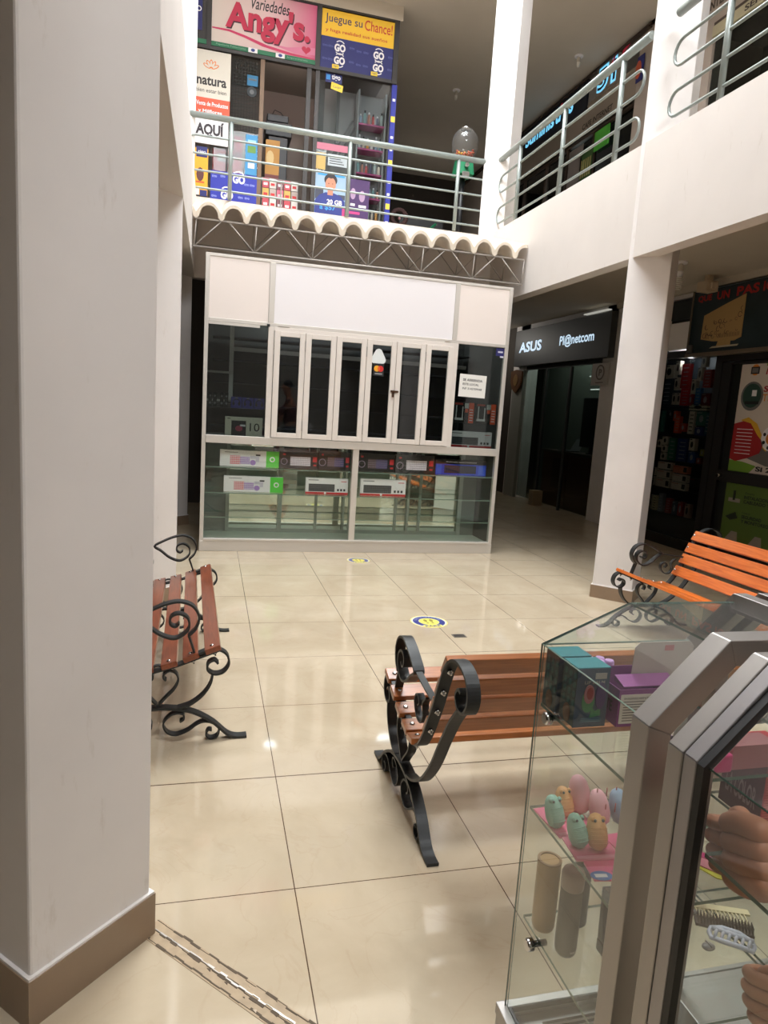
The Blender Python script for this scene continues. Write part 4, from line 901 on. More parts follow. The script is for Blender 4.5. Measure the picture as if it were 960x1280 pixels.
# third stretch, top right corner
up3 = thing('balcony_shop', 'dark shop window with a cream signboard in the top right corner upstairs', 'shop', (5.25, 4.5, Z2))
b = MB(); ry(b, 1.0, 7.07, 5.63, 5.74, 0, .03, 0); b.build('cream_strip', mat('cream_board', (176, 168, 140), .6), up3)
b = MB(); ry(b, 1.0, 7.07, 5.742, 5.78, -.02, .02); ry(b, 6.0, 6.06, Z2, 5.63, -.02, .02); ry(b, 4.5, 4.56, Z2, 5.63, -.02, .02); b.build('frame', BROWNF, up3)
b = MB(); ry(b, 1.0, 7.07, Z2, 5.63, -.03, -.024); b.build('glass', GLASSD, up3)
b = MB(); b.box(5.9, 5.95, 1.0, 7.07, Z2, 5.7); b.box(5.4, 5.9, 1.0, 7.07, 5.65, 5.7); b.build('interior_wall', mat('dim_interior', (70, 70, 74), .8), up3)
b = MB(); b.text(R_, 'INTERNET', -7.22, -6.75, 5.96, 6.05, .002, 0, .03); b.text(R_, 'SERVICIO TECNICO', -6.60, -5.3, 5.655, 5.715, .031, 0, .03); b.build('lettering', [mat('ink_brown', (60, 50, 46), .7)], up3)
for (y, z, c_, lab) in ((6.72, 4.35, (150, 60, 60), 'reddish bottle shape behind the dark upstairs window, lower one'), (6.25, 4.55, (170, 60, 60), 'reddish bottle shape behind the dark upstairs window, upper one'), (6.45, 4.5, (90, 96, 130), 'blue-grey bottle shape behind the dark upstairs window')):
    tag(MB().lathe((5.5, y, z), [(.03, 0), (.035, .03), (.035, .16), (.012, .2), (.012, .25)], 12).build('display_bottle', flat('disp_%d' % c_[2] + str(c_[0]), c_), origin=(5.5, y, z)), lab, 'bottle')
b = MB(); b.box(5.42, 5.58, 5.9, 7.0, 4.33, 4.35); b.box(5.42, 5.58, 6.15, 6.6, 4.48, 4.5); b.box(5.42, 5.58, 6.15, 6.33, 4.53, 4.55); b.build('display_shelf', BLACK, up3)

# ================================================================= PLANETCOM (ground, right wing)
pl = thing('computer_shop', 'dim computer shop with a dark glowing sign behind the kiosk', 'shop', (5.25, 10, 0))
b = MB(); ry(b, 8.33, 11.3, 2.265, 2.87, .0, .10); b.build('sign_board', mat('sign_charcoal', (62, 64, 64), .5), pl, bevel=.004)
LED = [mat('led_white_blue', (200, 226, 246), emit=0.85)]
b = MB(); b.text(R_, 'ASUS', -11.12, -10.30, 2.49, 2.66, .102, 0, .03, .05); b.text(R_, 'Pl@netcom', -9.70, -8.72, 2.475, 2.66, .102, 0, .02); b.build('lettering', LED, pl)
b = MB(); ry(b, 8.38, 9.0, 2.885, 2.90, .08, .14); b.build('light_tube', [mat('tube_dim', (200, 200, 190), emit=.5)], pl)
b = MB(); ry(b, 8.60, 10.95, 0.04, 2.24, -.012, -.006); b.build('glass', glass_mat('planet_glass', (0.62, 0.66, 0.64)), pl)
b = MB(); ry(b, 9.42, 9.46, 0.0, 2.265, -.03, .01); ry(b, 10.2, 10.23, 0, 2.265, -.03, .01); ry(b, 8.6, 10.95, 2.2, 2.265, -.03, .01); b.build('frame', mat('frame_dark_grey', (60, 62, 60), .4), pl)
b = MB(); b.box(5.86, 5.89, 8.3, 11.5, 0, CEIL1); b.box(5.35, 5.86, 8.3, 8.33, 0, CEIL1); b.build('interior_walls', mat('planet_interior', (110, 116, 108), .7), pl)
b = MB(); b.box(5.84, 5.86, 9.0, 9.9, 2.10, 2.115); b.box(5.70, 5.73, 8.9, 9.6, 1.88, 1.895); b.build('strip_light', [mat('strip_led', (220, 226, 220), emit=1.2)], pl)
b = MB(); ry(b, 8.38, 8.80, 1.90, 2.20, .012, .03, 0); b.ring(R_, -8.585, 2.075, .085, .105, .03, .034, 1, 24); b.text(R_, 'P', -8.62, -8.54, 2.03, 2.12, .03, 1, .04); b.rect(R_, -8.68, -8.49, 1.93, 1.942, .03, .032, 1)
tag(b.build('square_sign', [flat('sign_greyish', (196, 188, 180)), flat('sign_taupe_ink', (112, 100, 92))]), 'square cream sign with a letter P in a circle beside the white pillar', 'sign')
t = thing('shop_desk', 'brown wooden desk inside the dim computer shop', 'desk', (5.6, 9.6, 0))
b = MB(); b.box(5.42, 5.84, 8.95, 10.5, .86, .90); b.build('worktop', mat('desk_top', (96, 84, 74), .4), t)
b = MB(); b.box(5.46, 5.84, 9.0, 9.62, 0, .86); b.box(5.46, 5.84, 9.66, 10.45, 0.0, .86); b.build('carcass', mat('desk_brown', (124, 80, 58), .5), t)
b = MB(); b.box(5.452, 5.46, 9.75, 10.1, .30, .78); b.build('door', mat('desk_dark_brown', (96, 60, 44), .5), t)
t = thing('computer_monitor', 'large black monitor on the brown desk in the computer shop', 'monitor', (5.6, 9.25, .90))
b = MB(); b.box(5.55, 5.585, 8.98, 9.5, 1.0, 1.75); b.build('screen', BLACK, t, bevel=.006); b = MB(); b.box(5.56, 5.72, 9.18, 9.30, .90, .915); b.box(5.585, 5.61, 9.21, 9.27, .915, 1.2); b.build('stand', BLACK, t)
b = MB(); b.hexa([(5.44, 9.66, .905), (5.66, 9.66, .905), (5.66, 9.95, .905), (5.44, 9.95, .905), (5.44, 9.66, .92), (5.66, 9.66, .92), (5.66, 9.95, .92), (5.44, 9.95, .92)]); b.hexa([(5.66, 9.66, .92), (5.67, 9.66, .92), (5.67, 9.95, .92), (5.66, 9.95, .92), (5.76, 9.66, 1.1), (5.77, 9.66, 1.1), (5.77, 9.95, 1.1), (5.76, 9.95, 1.1)])
tag(b.build('laptop', mat('laptop_grey', (90, 92, 94), .4)), 'open grey laptop on the brown desk left of the big monitor', 'laptop')
b = MB(); b.box(5.05, 5.22, 9.9, 10.04, 0, .24); tag(b.build('carton', mat('carton_pale', (160, 140, 110), .8)), 'small pale carton on the floor by the computer shop door', 'box')
b = MB(); ry(b, 10.95, 11.35, 0, 2.2, .0, .06); struct(b, 'trim_7', mat('pilaster_grey', (150, 152, 146), .7))
t = thing('shield_plaque', 'brown shield plaque on the wall behind the kiosk, under the dark sign', 'plaque', (5.15, 11.15, 1.95))
shp = [(-11.38, 2.18), (-11.16, 2.21), (-10.94, 2.18), (-10.95, 2.0), (-11.03, 1.88), (-11.16, 1.81), (-11.29, 1.88), (-11.37, 2.0)]
b = MB(); b.poly(R_, shp, .07, .10); b.build('board', mat('plaque_brown', (110, 74, 44), .5), t); b = MB(); b.disc(R_, -11.16, 2.03, .09, .10, .10, .106, 0, 16); b.build('emblem', mat('plaque_gold', (150, 116, 70), .5), t)

# ================================================================= ACCESSORY SHOP (ground right)
sh2 = thing('accessory_shop', 'dark accessory shop window and door on the right behind the orange bench', 'shop', (5.25, 6.2, 0))
b = MB(); ry(b, 6.24, 6.34, 0, 2.2, -.05, .02); ry(b, 7.25, 7.33, 0, 2.3, -.05, .02); ry(b, 6.34, 7.25, 2.18, 2.24, -.05, .02); ry(b, 4.6, 6.24, 2.10, 2.2, -.05, .02); ry(b, 6.34, 7.25, 0.0, .12, -.05, .02)
b.build('frame', mat('frame_black', (30, 26, 24), .4), sh2)
b = MB(); ry(b, 6.34, 7.25, .12, 2.18, -.012, -.006); b.build('glass', glass_mat('accessory_glass', (0.72, 0.74, 0.74)), sh2)
b = MB(); ry(b, 6.34, 7.6, 0.12, 2.2, -.30, -.29); ry(b, 6.34, 7.6, 0.12, .36, -.28, -.05); b.build('back_board', mat('board_dark', (38, 44, 50), .6), sh2)
b = MB(); ry(b, 6.27, 7.22, 2.62, 2.84, 0, .01); b.build('dark_transom', mat('transom_dark', (40, 44, 46), .3), sh2)
for z in (1.62, 1.30, .985, .66): 
    b = MB(); ry(b, 6.345, 7.6, z-.012, z, -.28, -.05); b.build('display_shelf', mat('board_dark', (38, 44, 50), .6), sh2)
t = thing('shop_door', 'dark shop door carrying two advertising posters, far right', 'door', (5.25, 5.5, 0))
b = MB(); ry(b, 6.10, 6.23, 0, 2.09, -.04, .02); ry(b, 4.9, 5.0, 0, 2.09, -.04, .02); ry(b, 5.0, 6.10, .86, .97, -.04, .02); ry(b, 5.0, 6.1, 0, .2, -.04, .02); ry(b, 5.0, 6.1, 2.07, 2.09, -.04, .02); b.build('door_frame', mat('frame_black', (30, 26, 24), .4), t)
b = MB(); ry(b, 5.0, 6.10, .2, .86, -.02, -.014); ry(b, 5.0, 6.10, .97, 2.07, -.02, -.014); b.build('pane', mat('door_backing', (30, 32, 30), .3), t)
b = MB(); b.cyl((5.22, 6.03, .915), (5.17, 6.03, .915), .018); b.build('handle', CHROME, t)
# repair poster
t = thing('poster', 'white repair-service poster with a red shape and round photo on the shop door', 'poster', (5.24, 5.6, .97))
Q = [flat('poster_white', (212, 200, 188)), flat('poster_red2', (160, 28, 34)), flat('poster_orange2', (220, 130, 50)), flat('poster_yellow2', (220, 170, 50)), flat('poster_grey2', (110, 106, 104)), flat('poster_green2', (110, 150, 50)), flat('poster_darkgreen', (40, 70, 60)), BLACK, P_white, flat('poster_redink', (170, 40, 50))]
b = MB(); ry(b, 5.02, 5.985, .975, 2.06, -.013, -.008); b.build('sheet', Q[0], t)
b = MB()
b.poly(R_, [(-5.985, 1.10), (-5.98, 1.46), (-5.86, 1.49), (-5.76, 1.47), (-5.66, 1.36), (-5.56, 1.28), (-5.60, 1.18), (-5.75, 1.12), (-5.9, 1.08)], -.006, -.004, 1)
b.poly(R_, [(-5.90, 1.50), (-5.80, 1.53), (-5.68, 1.47), (-5.60, 1.36), (-5.50, 1.30), (-5.52, 1.2), (-5.66, 1.3), (-5.76, 1.44)], -.008, -.006, 3)
b.poly(R_, [(-5.8, 1.13), (-5.56, 1.26), (-5.02, 1.3), (-5.02, 1.05), (-5.5, 1.06)], -.008, -.007, 4)
b.poly(R_, [(-5.985, .975), (-5.985, 1.09), (-5.8, 1.08), (-5.62, 1.05), (-5.7, .975)], -.008, -.006, 5)
b.disc(R_, -5.80, 1.74, .145, .145, -.008, -.006, 4, 28); b.disc(R_, -5.80, 1.745, .12, .12, -.006, -.005, 6, 28); b.rect(R_, -5.80, -5.74, 1.74, 1.80, -.005, -.004, 8); b.rect(R_, -5.88, -5.70, 1.66, 1.69, -.005, -.004, 7)
b.disc(R_, -5.48, 1.33, .12, .12, -.006, -.004, 8, 24); b.disc(R_, -5.48, 1.33, .06, .06, -.004, -.003, 2, 20)
for k in range(7): b.disc(R_, -5.48+.09*math.cos(k*.9), 1.33+.09*math.sin(k*.9), .018, d0=-.004, d1=-.003, mi=7, n=10)
b.disc(R_, -5.80, 2.0, .055, .055, -.008, -.0075, 2, 20); b.rect(R_, -5.855, -5.745, 1.96, 2.03, -.0075, -.006, 7); b.rect(R_, -5.84, -5.76, 1.972, 2.018, -.006, -.005, 4)
b.text(R_, 'NC', -5.66, -5.50, 1.95, 2.05, -.007, 9, .03, .2); b.text(R_, 'SERVICIO', -5.66, -5.1, 1.78, 1.84, -.007, 9, .03, .1); b.text(R_, 'TECNICO', -5.66, -5.2, 1.69, 1.76, -.007, 2, .01)
for k in range(8): b.rect(R_, -5.93, -5.72, 1.16+k*.035, 1.166+k*.035, -.004, -.003, 8)
b.text(R_, 'Si 24', -5.62, -5.35, 1.0, 1.05, -.006, 7, .04); b.rect(R_, -5.66, -5.40, 2.035, 2.06, -.008, -.006, 5)
b.build('print', Q, t)
t = thing('poster', 'green poster with dark writing low on the shop door behind the bench', 'poster', (5.24, 5.6, .2))
b = MB(); ry(b, 5.02, 5.975, .21, .85, -.013, -.008); b.build('sheet', flat('poster_olive', (84, 108, 40)), t)
b = MB(); b.text(R_, 'Diseño', -5.70, -5.58, .76, .78, -.007, 0); b.text(R_, 'INSTALACION', -5.71, -5.40, .71, .745, -.007, 0, .03); b.text(R_, 'CABLEADO Y REDES', -5.71, -5.2, .665, .70, -.007, 0, .03); b.text(R_, 'Camaras', -5.71, -5.6, .56, .58, -.007, 0); b.text(R_, 'SEGURIDAD', -5.71, -5.45, .51, .545, -.007, 0, .03); b.text(R_, 'Y MONITOREO', -5.71, -5.35, .465, .50, -.007, 0, .03)
b.rect(R_, -5.86, -5.83, .68, .78, -.008, -.005, 0); b.rect(R_, -5.92, -5.76, .66, .70, -.008, -.006, 1); b.poly(R_, [(-5.93, .50), (-5.80, .56), (-5.76, .50), (-5.86, .47)], -.008, -.005, 0)
b.poly(R_, [(-5.95, .21), (-5.82, .36), (-5.74, .36), (-5.72, .21)], -.008, -.005, 1); b.poly(R_, [(-5.62, .21), (-5.50, .36), (-5.42, .36), (-5.40, .21)], -.008, -.005, 1)
b.build('print', [flat('olive_ink', (34, 44, 26)), flat('olive_greyblock', (150, 140, 126))], t)
# monitor sign
t = thing('shop_sign', 'dark signboard with a cream monitor picture and red letters above the shop door', 'sign', (5.2, 5.6, 2.2))
b = MB(); ry(b, 4.4, 6.74, 2.20, 2.87, 0, .08); b.build('board', mat('sign_darkteal', (36, 50, 54), .4, var=.25, scale=3), t)
b = MB(); ry(b, 4.4, 6.76, 2.165, 2.205, 0, .10); ry(b, 6.74, 6.76, 2.2, 2.88, 0, .09); b.build('frame', mat('frame_bronze', (120, 106, 90), .4, .3), t)
b = MB(); b.poly(R_, [(-6.55, 2.35), (-6.54, 2.60), (-6.22, 2.69), (-5.96, 2.755), (-5.955, 2.33), (-6.05, 2.30), (-6.36, 2.315)], .08, .085, 0); b.poly(R_, [(-6.30, 2.26), (-6.28, 2.32), (-6.10, 2.32), (-6.10, 2.26)], .08, .084, 0); b.poly(R_, [(-6.40, 2.245), (-6.36, 2.262), (-5.98, 2.262), (-6.0, 2.245)], .08, .085, 2)
b.build('monitor_picture', [flat('monitor_tan', (184, 150, 98)), BLACK, flat('stand_white', (190, 176, 150))], t)
b = MB(); random.seed(11)
for k in range(34):
    u = -6.50+.54*random.random(); v = 2.36+.30*random.random()*(0.35+0.65*(u+6.5)/.54)
    r = random.uniform(.012, .03); b.ring(R_, u, v, r*.82, r, .085, .0865, 0, 8, random.uniform(0, 3), random.uniform(3.5, 7))
for k in range(14): u = -6.28+.022*k; b.rect(R_, u, u+.004, 2.345, 2.345+.03+.02*random.random(), .085, .0865, 0)
b.build('scribble', [flat('scribble_ink', (70, 52, 44))], t)
b = MB(); b.text(R_, 'QUE', -6.67, -6.46, 2.745, 2.82, .081, 0, .03); b.text(R_, 'UN', -6.38, -6.20, 2.745, 2.83, .081, 0, .03); b.text(R_, 'PAS', -6.10, -5.80, 2.745, 2.84, .081, 0, .03); b.text(R_, 'ION', -5.75, -5.5, 2.745, 2.84, .081, 0, .03); b.build('lettering', [flat('sign_red', (176, 42, 42))], t)
# goods in the accessory window: (y centre, z bottom, width, height, colour, words)
goods = []
def rowof(words, z, items):
    for k, (y, dz, w_, h_, c, desc) in enumerate(items): goods.append((y, z+dz, w_, h_, c, desc, words))
Wc, Rc, Bc, Tc, Oc, Kc, Gc, Nc = (196, 186, 170), (168, 34, 40), (50, 110, 160), (50, 110, 100), (214, 84, 44), (34, 36, 40), (150, 146, 60), (34, 50, 110)
rowof('top row', 1.62, [(7.36, .38, .10, .12, Wc, 'white card'), (7.37, .24, .10, .12, Wc, 'white card with black dots'), (7.39, .06, .12, .15, Wc, 'white card with black clips'), (7.20, .34, .20, .16, Wc, 'wide white cable card'), (7.20, .04, .18, .28, (44, 58, 72), 'slate blue card'), (7.05, .38, .08, .16, Wc, 'slim white card'), (7.04, .20, .08, .15, Wc, 'slim white card with a dark plug'), (7.05, .03, .08, .14, Wc, 'low slim white card'), (6.97, .03, .07, .14, (190, 180, 160), 'tiny cream card'), (6.90, .22, .15, .28, Rc, 'large red card'), (6.87, .02, .15, .20, (176, 24, 40), 'deep red box'), (6.76, .02, .08, .14, (150, 26, 38), 'small red box'), (6.74, .15, .08, .17, Wc, 'cream card between two red ones'), (6.66, .30, .08, .15, Wc, 'white card high up'), (6.62, .45, .08, .12, Wc, 'topmost white card'), (6.65, .02, .09, .20, Bc, 'bright blue box'), (6.53, .22, .13, .20, (150, 50, 44), 'red and black coil card'), (6.52, .02, .14, .14, (110, 24, 34), 'dark red box')])
rowof('second row', 1.30, [(7.33, .02, .25, .26, Tc, 'large teal box with thin lines'), (7.08, .20, .10, .08, Kc, 'black card with a white top'), (6.99, .16, .07, .12, Oc, 'small orange card'), (6.94, .02, .10, .20, Oc, 'orange card with white bars'), (6.83, .04, .10, .10, (176, 60, 40), 'dull orange box'), (6.70, .02, .10, .26, Wc, 'tall white card'), (6.62, .29, .30, .07, (190, 186, 160), 'wide cream strip card'), (6.54, .12, .17, .16, Tc, 'teal green card'), (6.56, .01, .14, .10, Nc, 'navy blue box'), (6.44, .03, .06, .24, (44, 96, 110), 'slim teal card')])
rowof('third row', .985, [(7.36, .16, .12, .10, Nc, 'small navy card'), (7.22, .15, .10, .10, Wc, 'square white card'), (7.12, .19, .11, .10, Wc, 'white card with black figure'), (7.12, .10, .11, .085, Wc, 'white card below its twin'), (7.12, .005, .11, .09, Wc, 'lowest white card'), (6.98, .01, .13, .27, (50, 120, 92), 'tall green pack'), (6.80, .01, .18, .27, (34, 54, 116), 'wide dark blue pack'), (6.64, .15, .10, .14, Wc, 'white card with a red figure'), (6.62, .01, .12, .13, (38, 74, 130), 'blue pack'), (6.46, .10, .07, .08, Gc, 'small yellow-green pack'), (6.50, .01, .08, .07, (140, 50, 36), 'small rust pack')])
rowof('fourth row', .66, [(7.34, .13, .22, .10, Wc, 'white carton with a dark square, upper'), (7.34, .01, .22, .11, Wc, 'white carton with a dark square, lower'), (7.07, .22, .26, .09, (206, 198, 186), 'top white carton of its pile'), (7.07, .11, .26, .10, Wc, 'middle white carton of its pile'), (7.07, .005, .26, .10, Wc, 'bottom white carton of its pile'), (6.78, .20, .26, .09, (190, 120, 96), 'white and orange carton'), (6.78, .10, .26, .09, Wc, 'white carton under the orange one'), (6.78, .005, .26, .09, Wc, 'lowest white carton on the right'), (6.52, .08, .16, .09, Kc, 'black carton')])
rowof('bottom row', .37, [(7.40, .0, .07, .16, (120, 136, 140), 'pale grey pack'), (7.28, .0, .08, .18, (176, 166, 150), 'beige pack'), (7.18, .0, .08, .18, (186, 176, 140), 'cream pack'), (7.06, .0, .09, .22, (120, 124, 128), 'grey pack with red top'), (6.92, .0, .09, .18, (150, 60, 60), 'red-topped pack'), (6.80, .0, .09, .16, (84, 90, 100), 'slate pack'), (6.70, .0, .09, .17, (150, 40, 44), 'red pack'), (6.58, .0, .09, .16, (160, 130, 120), 'pink-grey pack')])
seen = {}
for (y, z, w_, h_, c, desc, words) in goods:
    d = 0.05 if h_ < .2 else .04
    lab = '%s in the %s of the accessory shop window' % (desc, words)
    t = thing('accessory_pack', lab, 'package', (5.30, y, z))
    b = MB(); b.box(5.30, 5.30+d, y-w_/2+.004, y+w_/2-.004, z, z+h_-.004); b.build('pack', flat('goods_%d_%d_%d' % c, c, .4), t)
    fr = Fr((5.30, y+w_/2, z), (0,-1,0), (0,0,1)); b = MB(); lum = sum(c)
    mi = 0 if lum > 400 else 1
    if 'line' in desc:
        for k in range(4): b.rect(fr, w_*(.25+.14*k), w_*(.27+.14*k), h_*.3, h_*.85, 0, .001, 2)
        b.poly(fr, [(w_*.1, h_*.2), (w_*.7, h_*.15), (w_*.75, h_*.28), (w_*.2, h_*.32)], 0, .001, 2)
    elif 'carton' in desc:
        b.rect(fr, w_*.72, w_*.93, h_*.2, h_*.8, 0, .001, 0); b.rect(fr, w_*.05, w_*.5, h_*.78, h_*.84, 0, .001, 3)
    elif h_ > .17 and w_ < .2:
        for k in range(5): b.rect(fr, w_*.25, w_*.8, h_*(.12+.17*k), h_*(.16+.17*k), 0, .001, mi)
    else:
        b.disc(fr, w_*.5, h_*.48, w_*.2, h_*.26, 0, .0015, mi, 12); b.rect(fr, w_*.1, w_*.5, h_*.85, h_*.92, 0, .001, mi)
    b.build('print', [flat('pk_black', (30, 30, 32)), flat('pk_pale', (150, 150, 156)), flat('pk_teal', (30, 66, 62)), flat('pk_red', (170, 70, 60))], t)
tag(MB().rect(R_, -6.74, -6.66, 2.215, 2.30, .081, .10).build('sign_clamp', mat('clamp_grey', (120, 116, 110), .3, .6)), 'small grey clamp at the lower left corner of the monitor sign', 'clamp')

# ================================================================= FLOOR STICKERS AND DRAIN
def floor_sticker(label, cx, cy, r):
    t = thing('floor_sticker', label, 'sticker', (cx, cy, 0)); f = Fr((cx, cy, 0), (1,0,0), (0,1,0))
    m_ = [flat('stk_white', (236, 232, 214), .3), flat('stk_blue', (56, 64, 140), .3), flat('stk_yellow', (240, 228, 110), .3), flat('stk_olive', (150, 140, 60), .3), flat('stk_pale', (196, 206, 226), .3)]
    MB().disc(f, 0, 0, r, d0=0, d1=.0006, n=48).build('disc', m_[0], t)
    b = MB(); b.ring(f, 0, 0, r*.95, r, .0006, .001, 0, 48); b.ring(f, 0, 0, r*.56, r*.86, .0006, .001, 1, 48); b.build('blue_ring', [m_[2], m_[1]], t)
    b = MB(); b.disc(f, 0, 0, r*.54, d0=.0006, d1=.001, mi=0, n=32); b.rect(f, -r*.5, r*.5, -r*.92, -r*.55, .001, .0014, 0); b.build('yellow_center', [m_[2]], t)
    b = MB()
    for s in (-1, 1): b.disc(f, s*r*.16, r*.14, r*.10, r*.22, .001, .0014, 0, 14); b.disc(f, s*r*.14, -r*.24, r*.07, r*.09, .001, .0014, 0, 12)
    b.text(f, 'PARE', -r*.42, r*.42, -r*.86, -r*.62, .0014, 1, .03, ext=.0003)
    for k in range(12):
        a = PI*(.12+.76*k/11); ff = Fr((cx+r*.71*math.cos(a), cy+r*.71*math.sin(a), 0), (math.sin(a), -math.cos(a), 0), (math.cos(a), math.sin(a), 0))
        b.text(ff, 'ESPEREATURNO'[k], -r*.05, r*.05, -r*.07, r*.07, .001, 2, ext=.0003)
    b.build('print', [m_[3], m_[1], m_[4]], t)
floor_sticker('round blue and yellow floor sticker in the middle of the tiled floor', 1.435, 4.115, 0.125)
floor_sticker('round yellow floor sticker right in front of the kiosk', 1.335, 5.90, 0.105)
b = MB(); b.box(1.498, 1.582, 3.795, 3.855, 0, .002); 
for k in range(4): b.box(1.505, 1.575, 3.803+.012*k, 3.808+.012*k, .002, .003, 1)
tag(b.build('floor_drain', [mat('drain_grey', (124, 116, 106), .4, .4), BLACK]), 'small square grey drain cover in the tiled floor', 'drain')

# ================================================================= BENCHES
def make_bench(label, wood):
    t = thing('garden_bench', label, 'bench', (0,0,0))
    LB = 1.33; W = 0.038; TH = 0.008
    SEATP = [(.232, .380), (.15, .350), (.06, .318), (-.03, .296), (-.11, .284), (-.165, .305), (-.212, .362), (-.252, .430), (-.288, .498), (-.324, .578), (-.360, .645)]
    RAILP = SEATP + [(-.410, .684), (-.470, .692), (-.525, .670), (-.546, .622), (-.522, .578), (-.480, .572), (-.458, .600), (-.474, .626), (-.494, .622)]
    def frame(y):
        fn = lambda a, z, w_: V((a, y+w_, z))
        def S_(pts, wid=W, th=TH, n=6):
            bb.strap([(p.x, p.y) for p in spline([V(q) for q in pts], n)], wid, th, fn)
        bb = MB()
        # base arch and feet
        S_([(-.350, .006), (-.308, .006), (-.270, .022), (-.205, .082), (-.115, .130), (0, .146), (.115, .130), (.205, .082), (.270, .022), (.308, .006), (.350, .006)], W, .010)
        base = bb.build('leg_arch', IRON, t, local=True)
        # scrolls under the arch
        bb = MB()
        for s in (-1, 1):
            S_([(s*a, z) for a, z in [(.085, .085), (.100, .095), (.098, .115), (.075, .122), (.045, .112), (.022, .080), (.035, .045), (.070, .030), (.115, .045), (.150, .070), (.180, .080), (.215, .070), (.238, .045), (.232, .015), (.205, .006), (.188, .022), (.196, .042), (.210, .040)]], W*.85, .006)
        bb.build('lower_scroll', IRON, t, local=True)
        # front leg and front scroll running into the seat rail, then up the back
        bb = MB()
        S_([(.15, .366), (.195, .382), (.232, .380), (.262, .358), (.270, .320), (.250, .288), (.215, .280), (.188, .298), (.190, .326), (.212, .338), (.228, .324)], W, TH)
        S_([(.075, .142), (.125, .158), (.172, .195), (.200, .240), (.208, .284)], W, TH)
        bb.build('front_scroll', IRON, t, local=True)
        bb = MB()
        bb.strap([(p.x, p.y) for p in spline([V(q) for q in RAILP], 6)], W, TH, fn)
        bb.build('back_frame', IRON, t, local=True)
        bb = MB()
        S_([(-.075, .146), (-.14, .165), (-.22, .215), (-.30, .305), (-.37, .42), (-.43, .51), (-.485, .572)], W, TH)
        bb.build('rear_leg', IRON, t, local=True)
        bb = MB()
        for s in (-1, 1):
            S_([(s*a, z) for a, z in [(.030, .262), (.020, .272), (.022, .288), (.042, .300), (.066, .290), (.076, .262), (.062, .225), (.030, .190), (.004, .160)]], W*.8, .007)
        S_([(-.05, .297), (0, .322), (.05, .297)], W*.5, .006)
        bb.build('heart_scroll', IRON, t, local=True)
        bb = MB()
        S_([(.075, 0.493), (.060, 0.481), (.042, 0.493), (.045, 0.521), (.075, 0.533), (.108, 0.513), (.112, 0.473), (.085, 0.443), (.05, 0.433), (.0, 0.453), (-.045, 0.490), (-.080, 0.516), (-.04, 0.543), (.02, 0.570), (.075, 0.581), (.125, 0.563), (.150, 0.518), (.140, 0.473), (.112, 0.443)], W, TH)
        S_([(.112, 0.443), (.125, 0.403), (.140, 0.356)], W*.8, TH)
        S_([(-.08, 0.516), (-.14, 0.506), (-.20, 0.498), (-.285, 0.493)], W*.6, .006)
        S_([(-.12, 0.418), (-.135, 0.433), (-.115, 0.453), (-.09, 0.438), (-.09, 0.408), (-.12, 0.378), (-.16, 0.378), (-.18, 0.408), (-.17, 0.448), (-.20, 0.478)], W*.6, .006)
        bb.build('armrest', IRON, t, local=True)
    frame(0.0); frame(LB)
    # slats lie on the rail curve: (arc parameter along the finely sampled rail)
    path = spline([V(q) for q in SEATP], 12)
    def at_d(test):
        for i in range(len(path)-1):
            if test(path[i+1]): return i
        return len(path)-2
    places = [at_d(lambda p, d=d: p.x < d) for d in (.205, .122, .038, -.045, -.118)] + [at_d(lambda p, z=z: p.x < -.17 and p.y > z) for z in (.395, .477, .558, .636)]
    for k, i in enumerate(places):
        p = path[i]; tg = (path[i]-path[i+1]).normalized()        # towards the front / down
        ux, uz = tg.x, tg.y; nx, nz = -uz, ux
        if nz < 0 or (k > 4 and nx < 0): nx, nz = uz, -ux
        if k > 4 and nx < 0: nx, nz = -nx, -nz
        wd = .031 if k < 5 else .035; th = .011
        c = V((p.x, 0, p.y)) + V((nx, 0, nz))*(TH/2+th)
        ov = .03 if k < 5 else .014
        b = MB(); y0, y1 = -ov, LB+ov
        P = [(c.x+ux*s1*wd+nx*s2*th, y, c.z+uz*s1*wd+nz*s2*th) for y in (y0, y1) for (s1, s2) in ((-1,-1),(1,-1),(1,1),(-1,1))]
        b.hexa(P); o = b.build('slat', wood, t, local=True, bevel=.003)
        for y in (0.0, LB):
            b = MB()
            top = V((c.x, y, c.z)) + V((nx, 0, nz))*th
            b.lathe(top, [(.009, -.001), (.009, .002), (.005, .005)], 10, axis=(nx, 0, nz))
            bt = V((c.x, y, c.z)) - V((nx, 0, nz))*(th+TH)
            b.lathe(bt, [(.004, 0), (.004, -.008), (.009, -.008), (.009, 0.0)][::-1], 6, axis=(nx, 0, nz))
            b.cyl(top, bt - V((nx, 0, nz))*.016, .0035, 8)
            b.build('bolt', CHROME, o, local=True)
    return t
WOODO = wood_mat('varnished_amber_wood', (190, 88, 26), (222, 122, 48), .35)
b1 = make_bench('dark red slatted bench with black scroll ends beside the left pillars', WOODR)
b1.location = (-0.175, 2.665, 0); b1.rotation_euler = (0,0,math.radians(1.6))
b2 = make_bench('brown slatted bench seen from behind in the middle, next to the glass showcase', WOOD)
b2.location = (0.69+1.33, 2.12, 0); b2.rotation_euler = (0,0,PI/2)
b3 = make_bench('bright orange slatted bench on the right in front of the accessory shop', WOODO)
b3.location = (2.94, 3.95, 0); b3.rotation_euler = (0,0,PI)

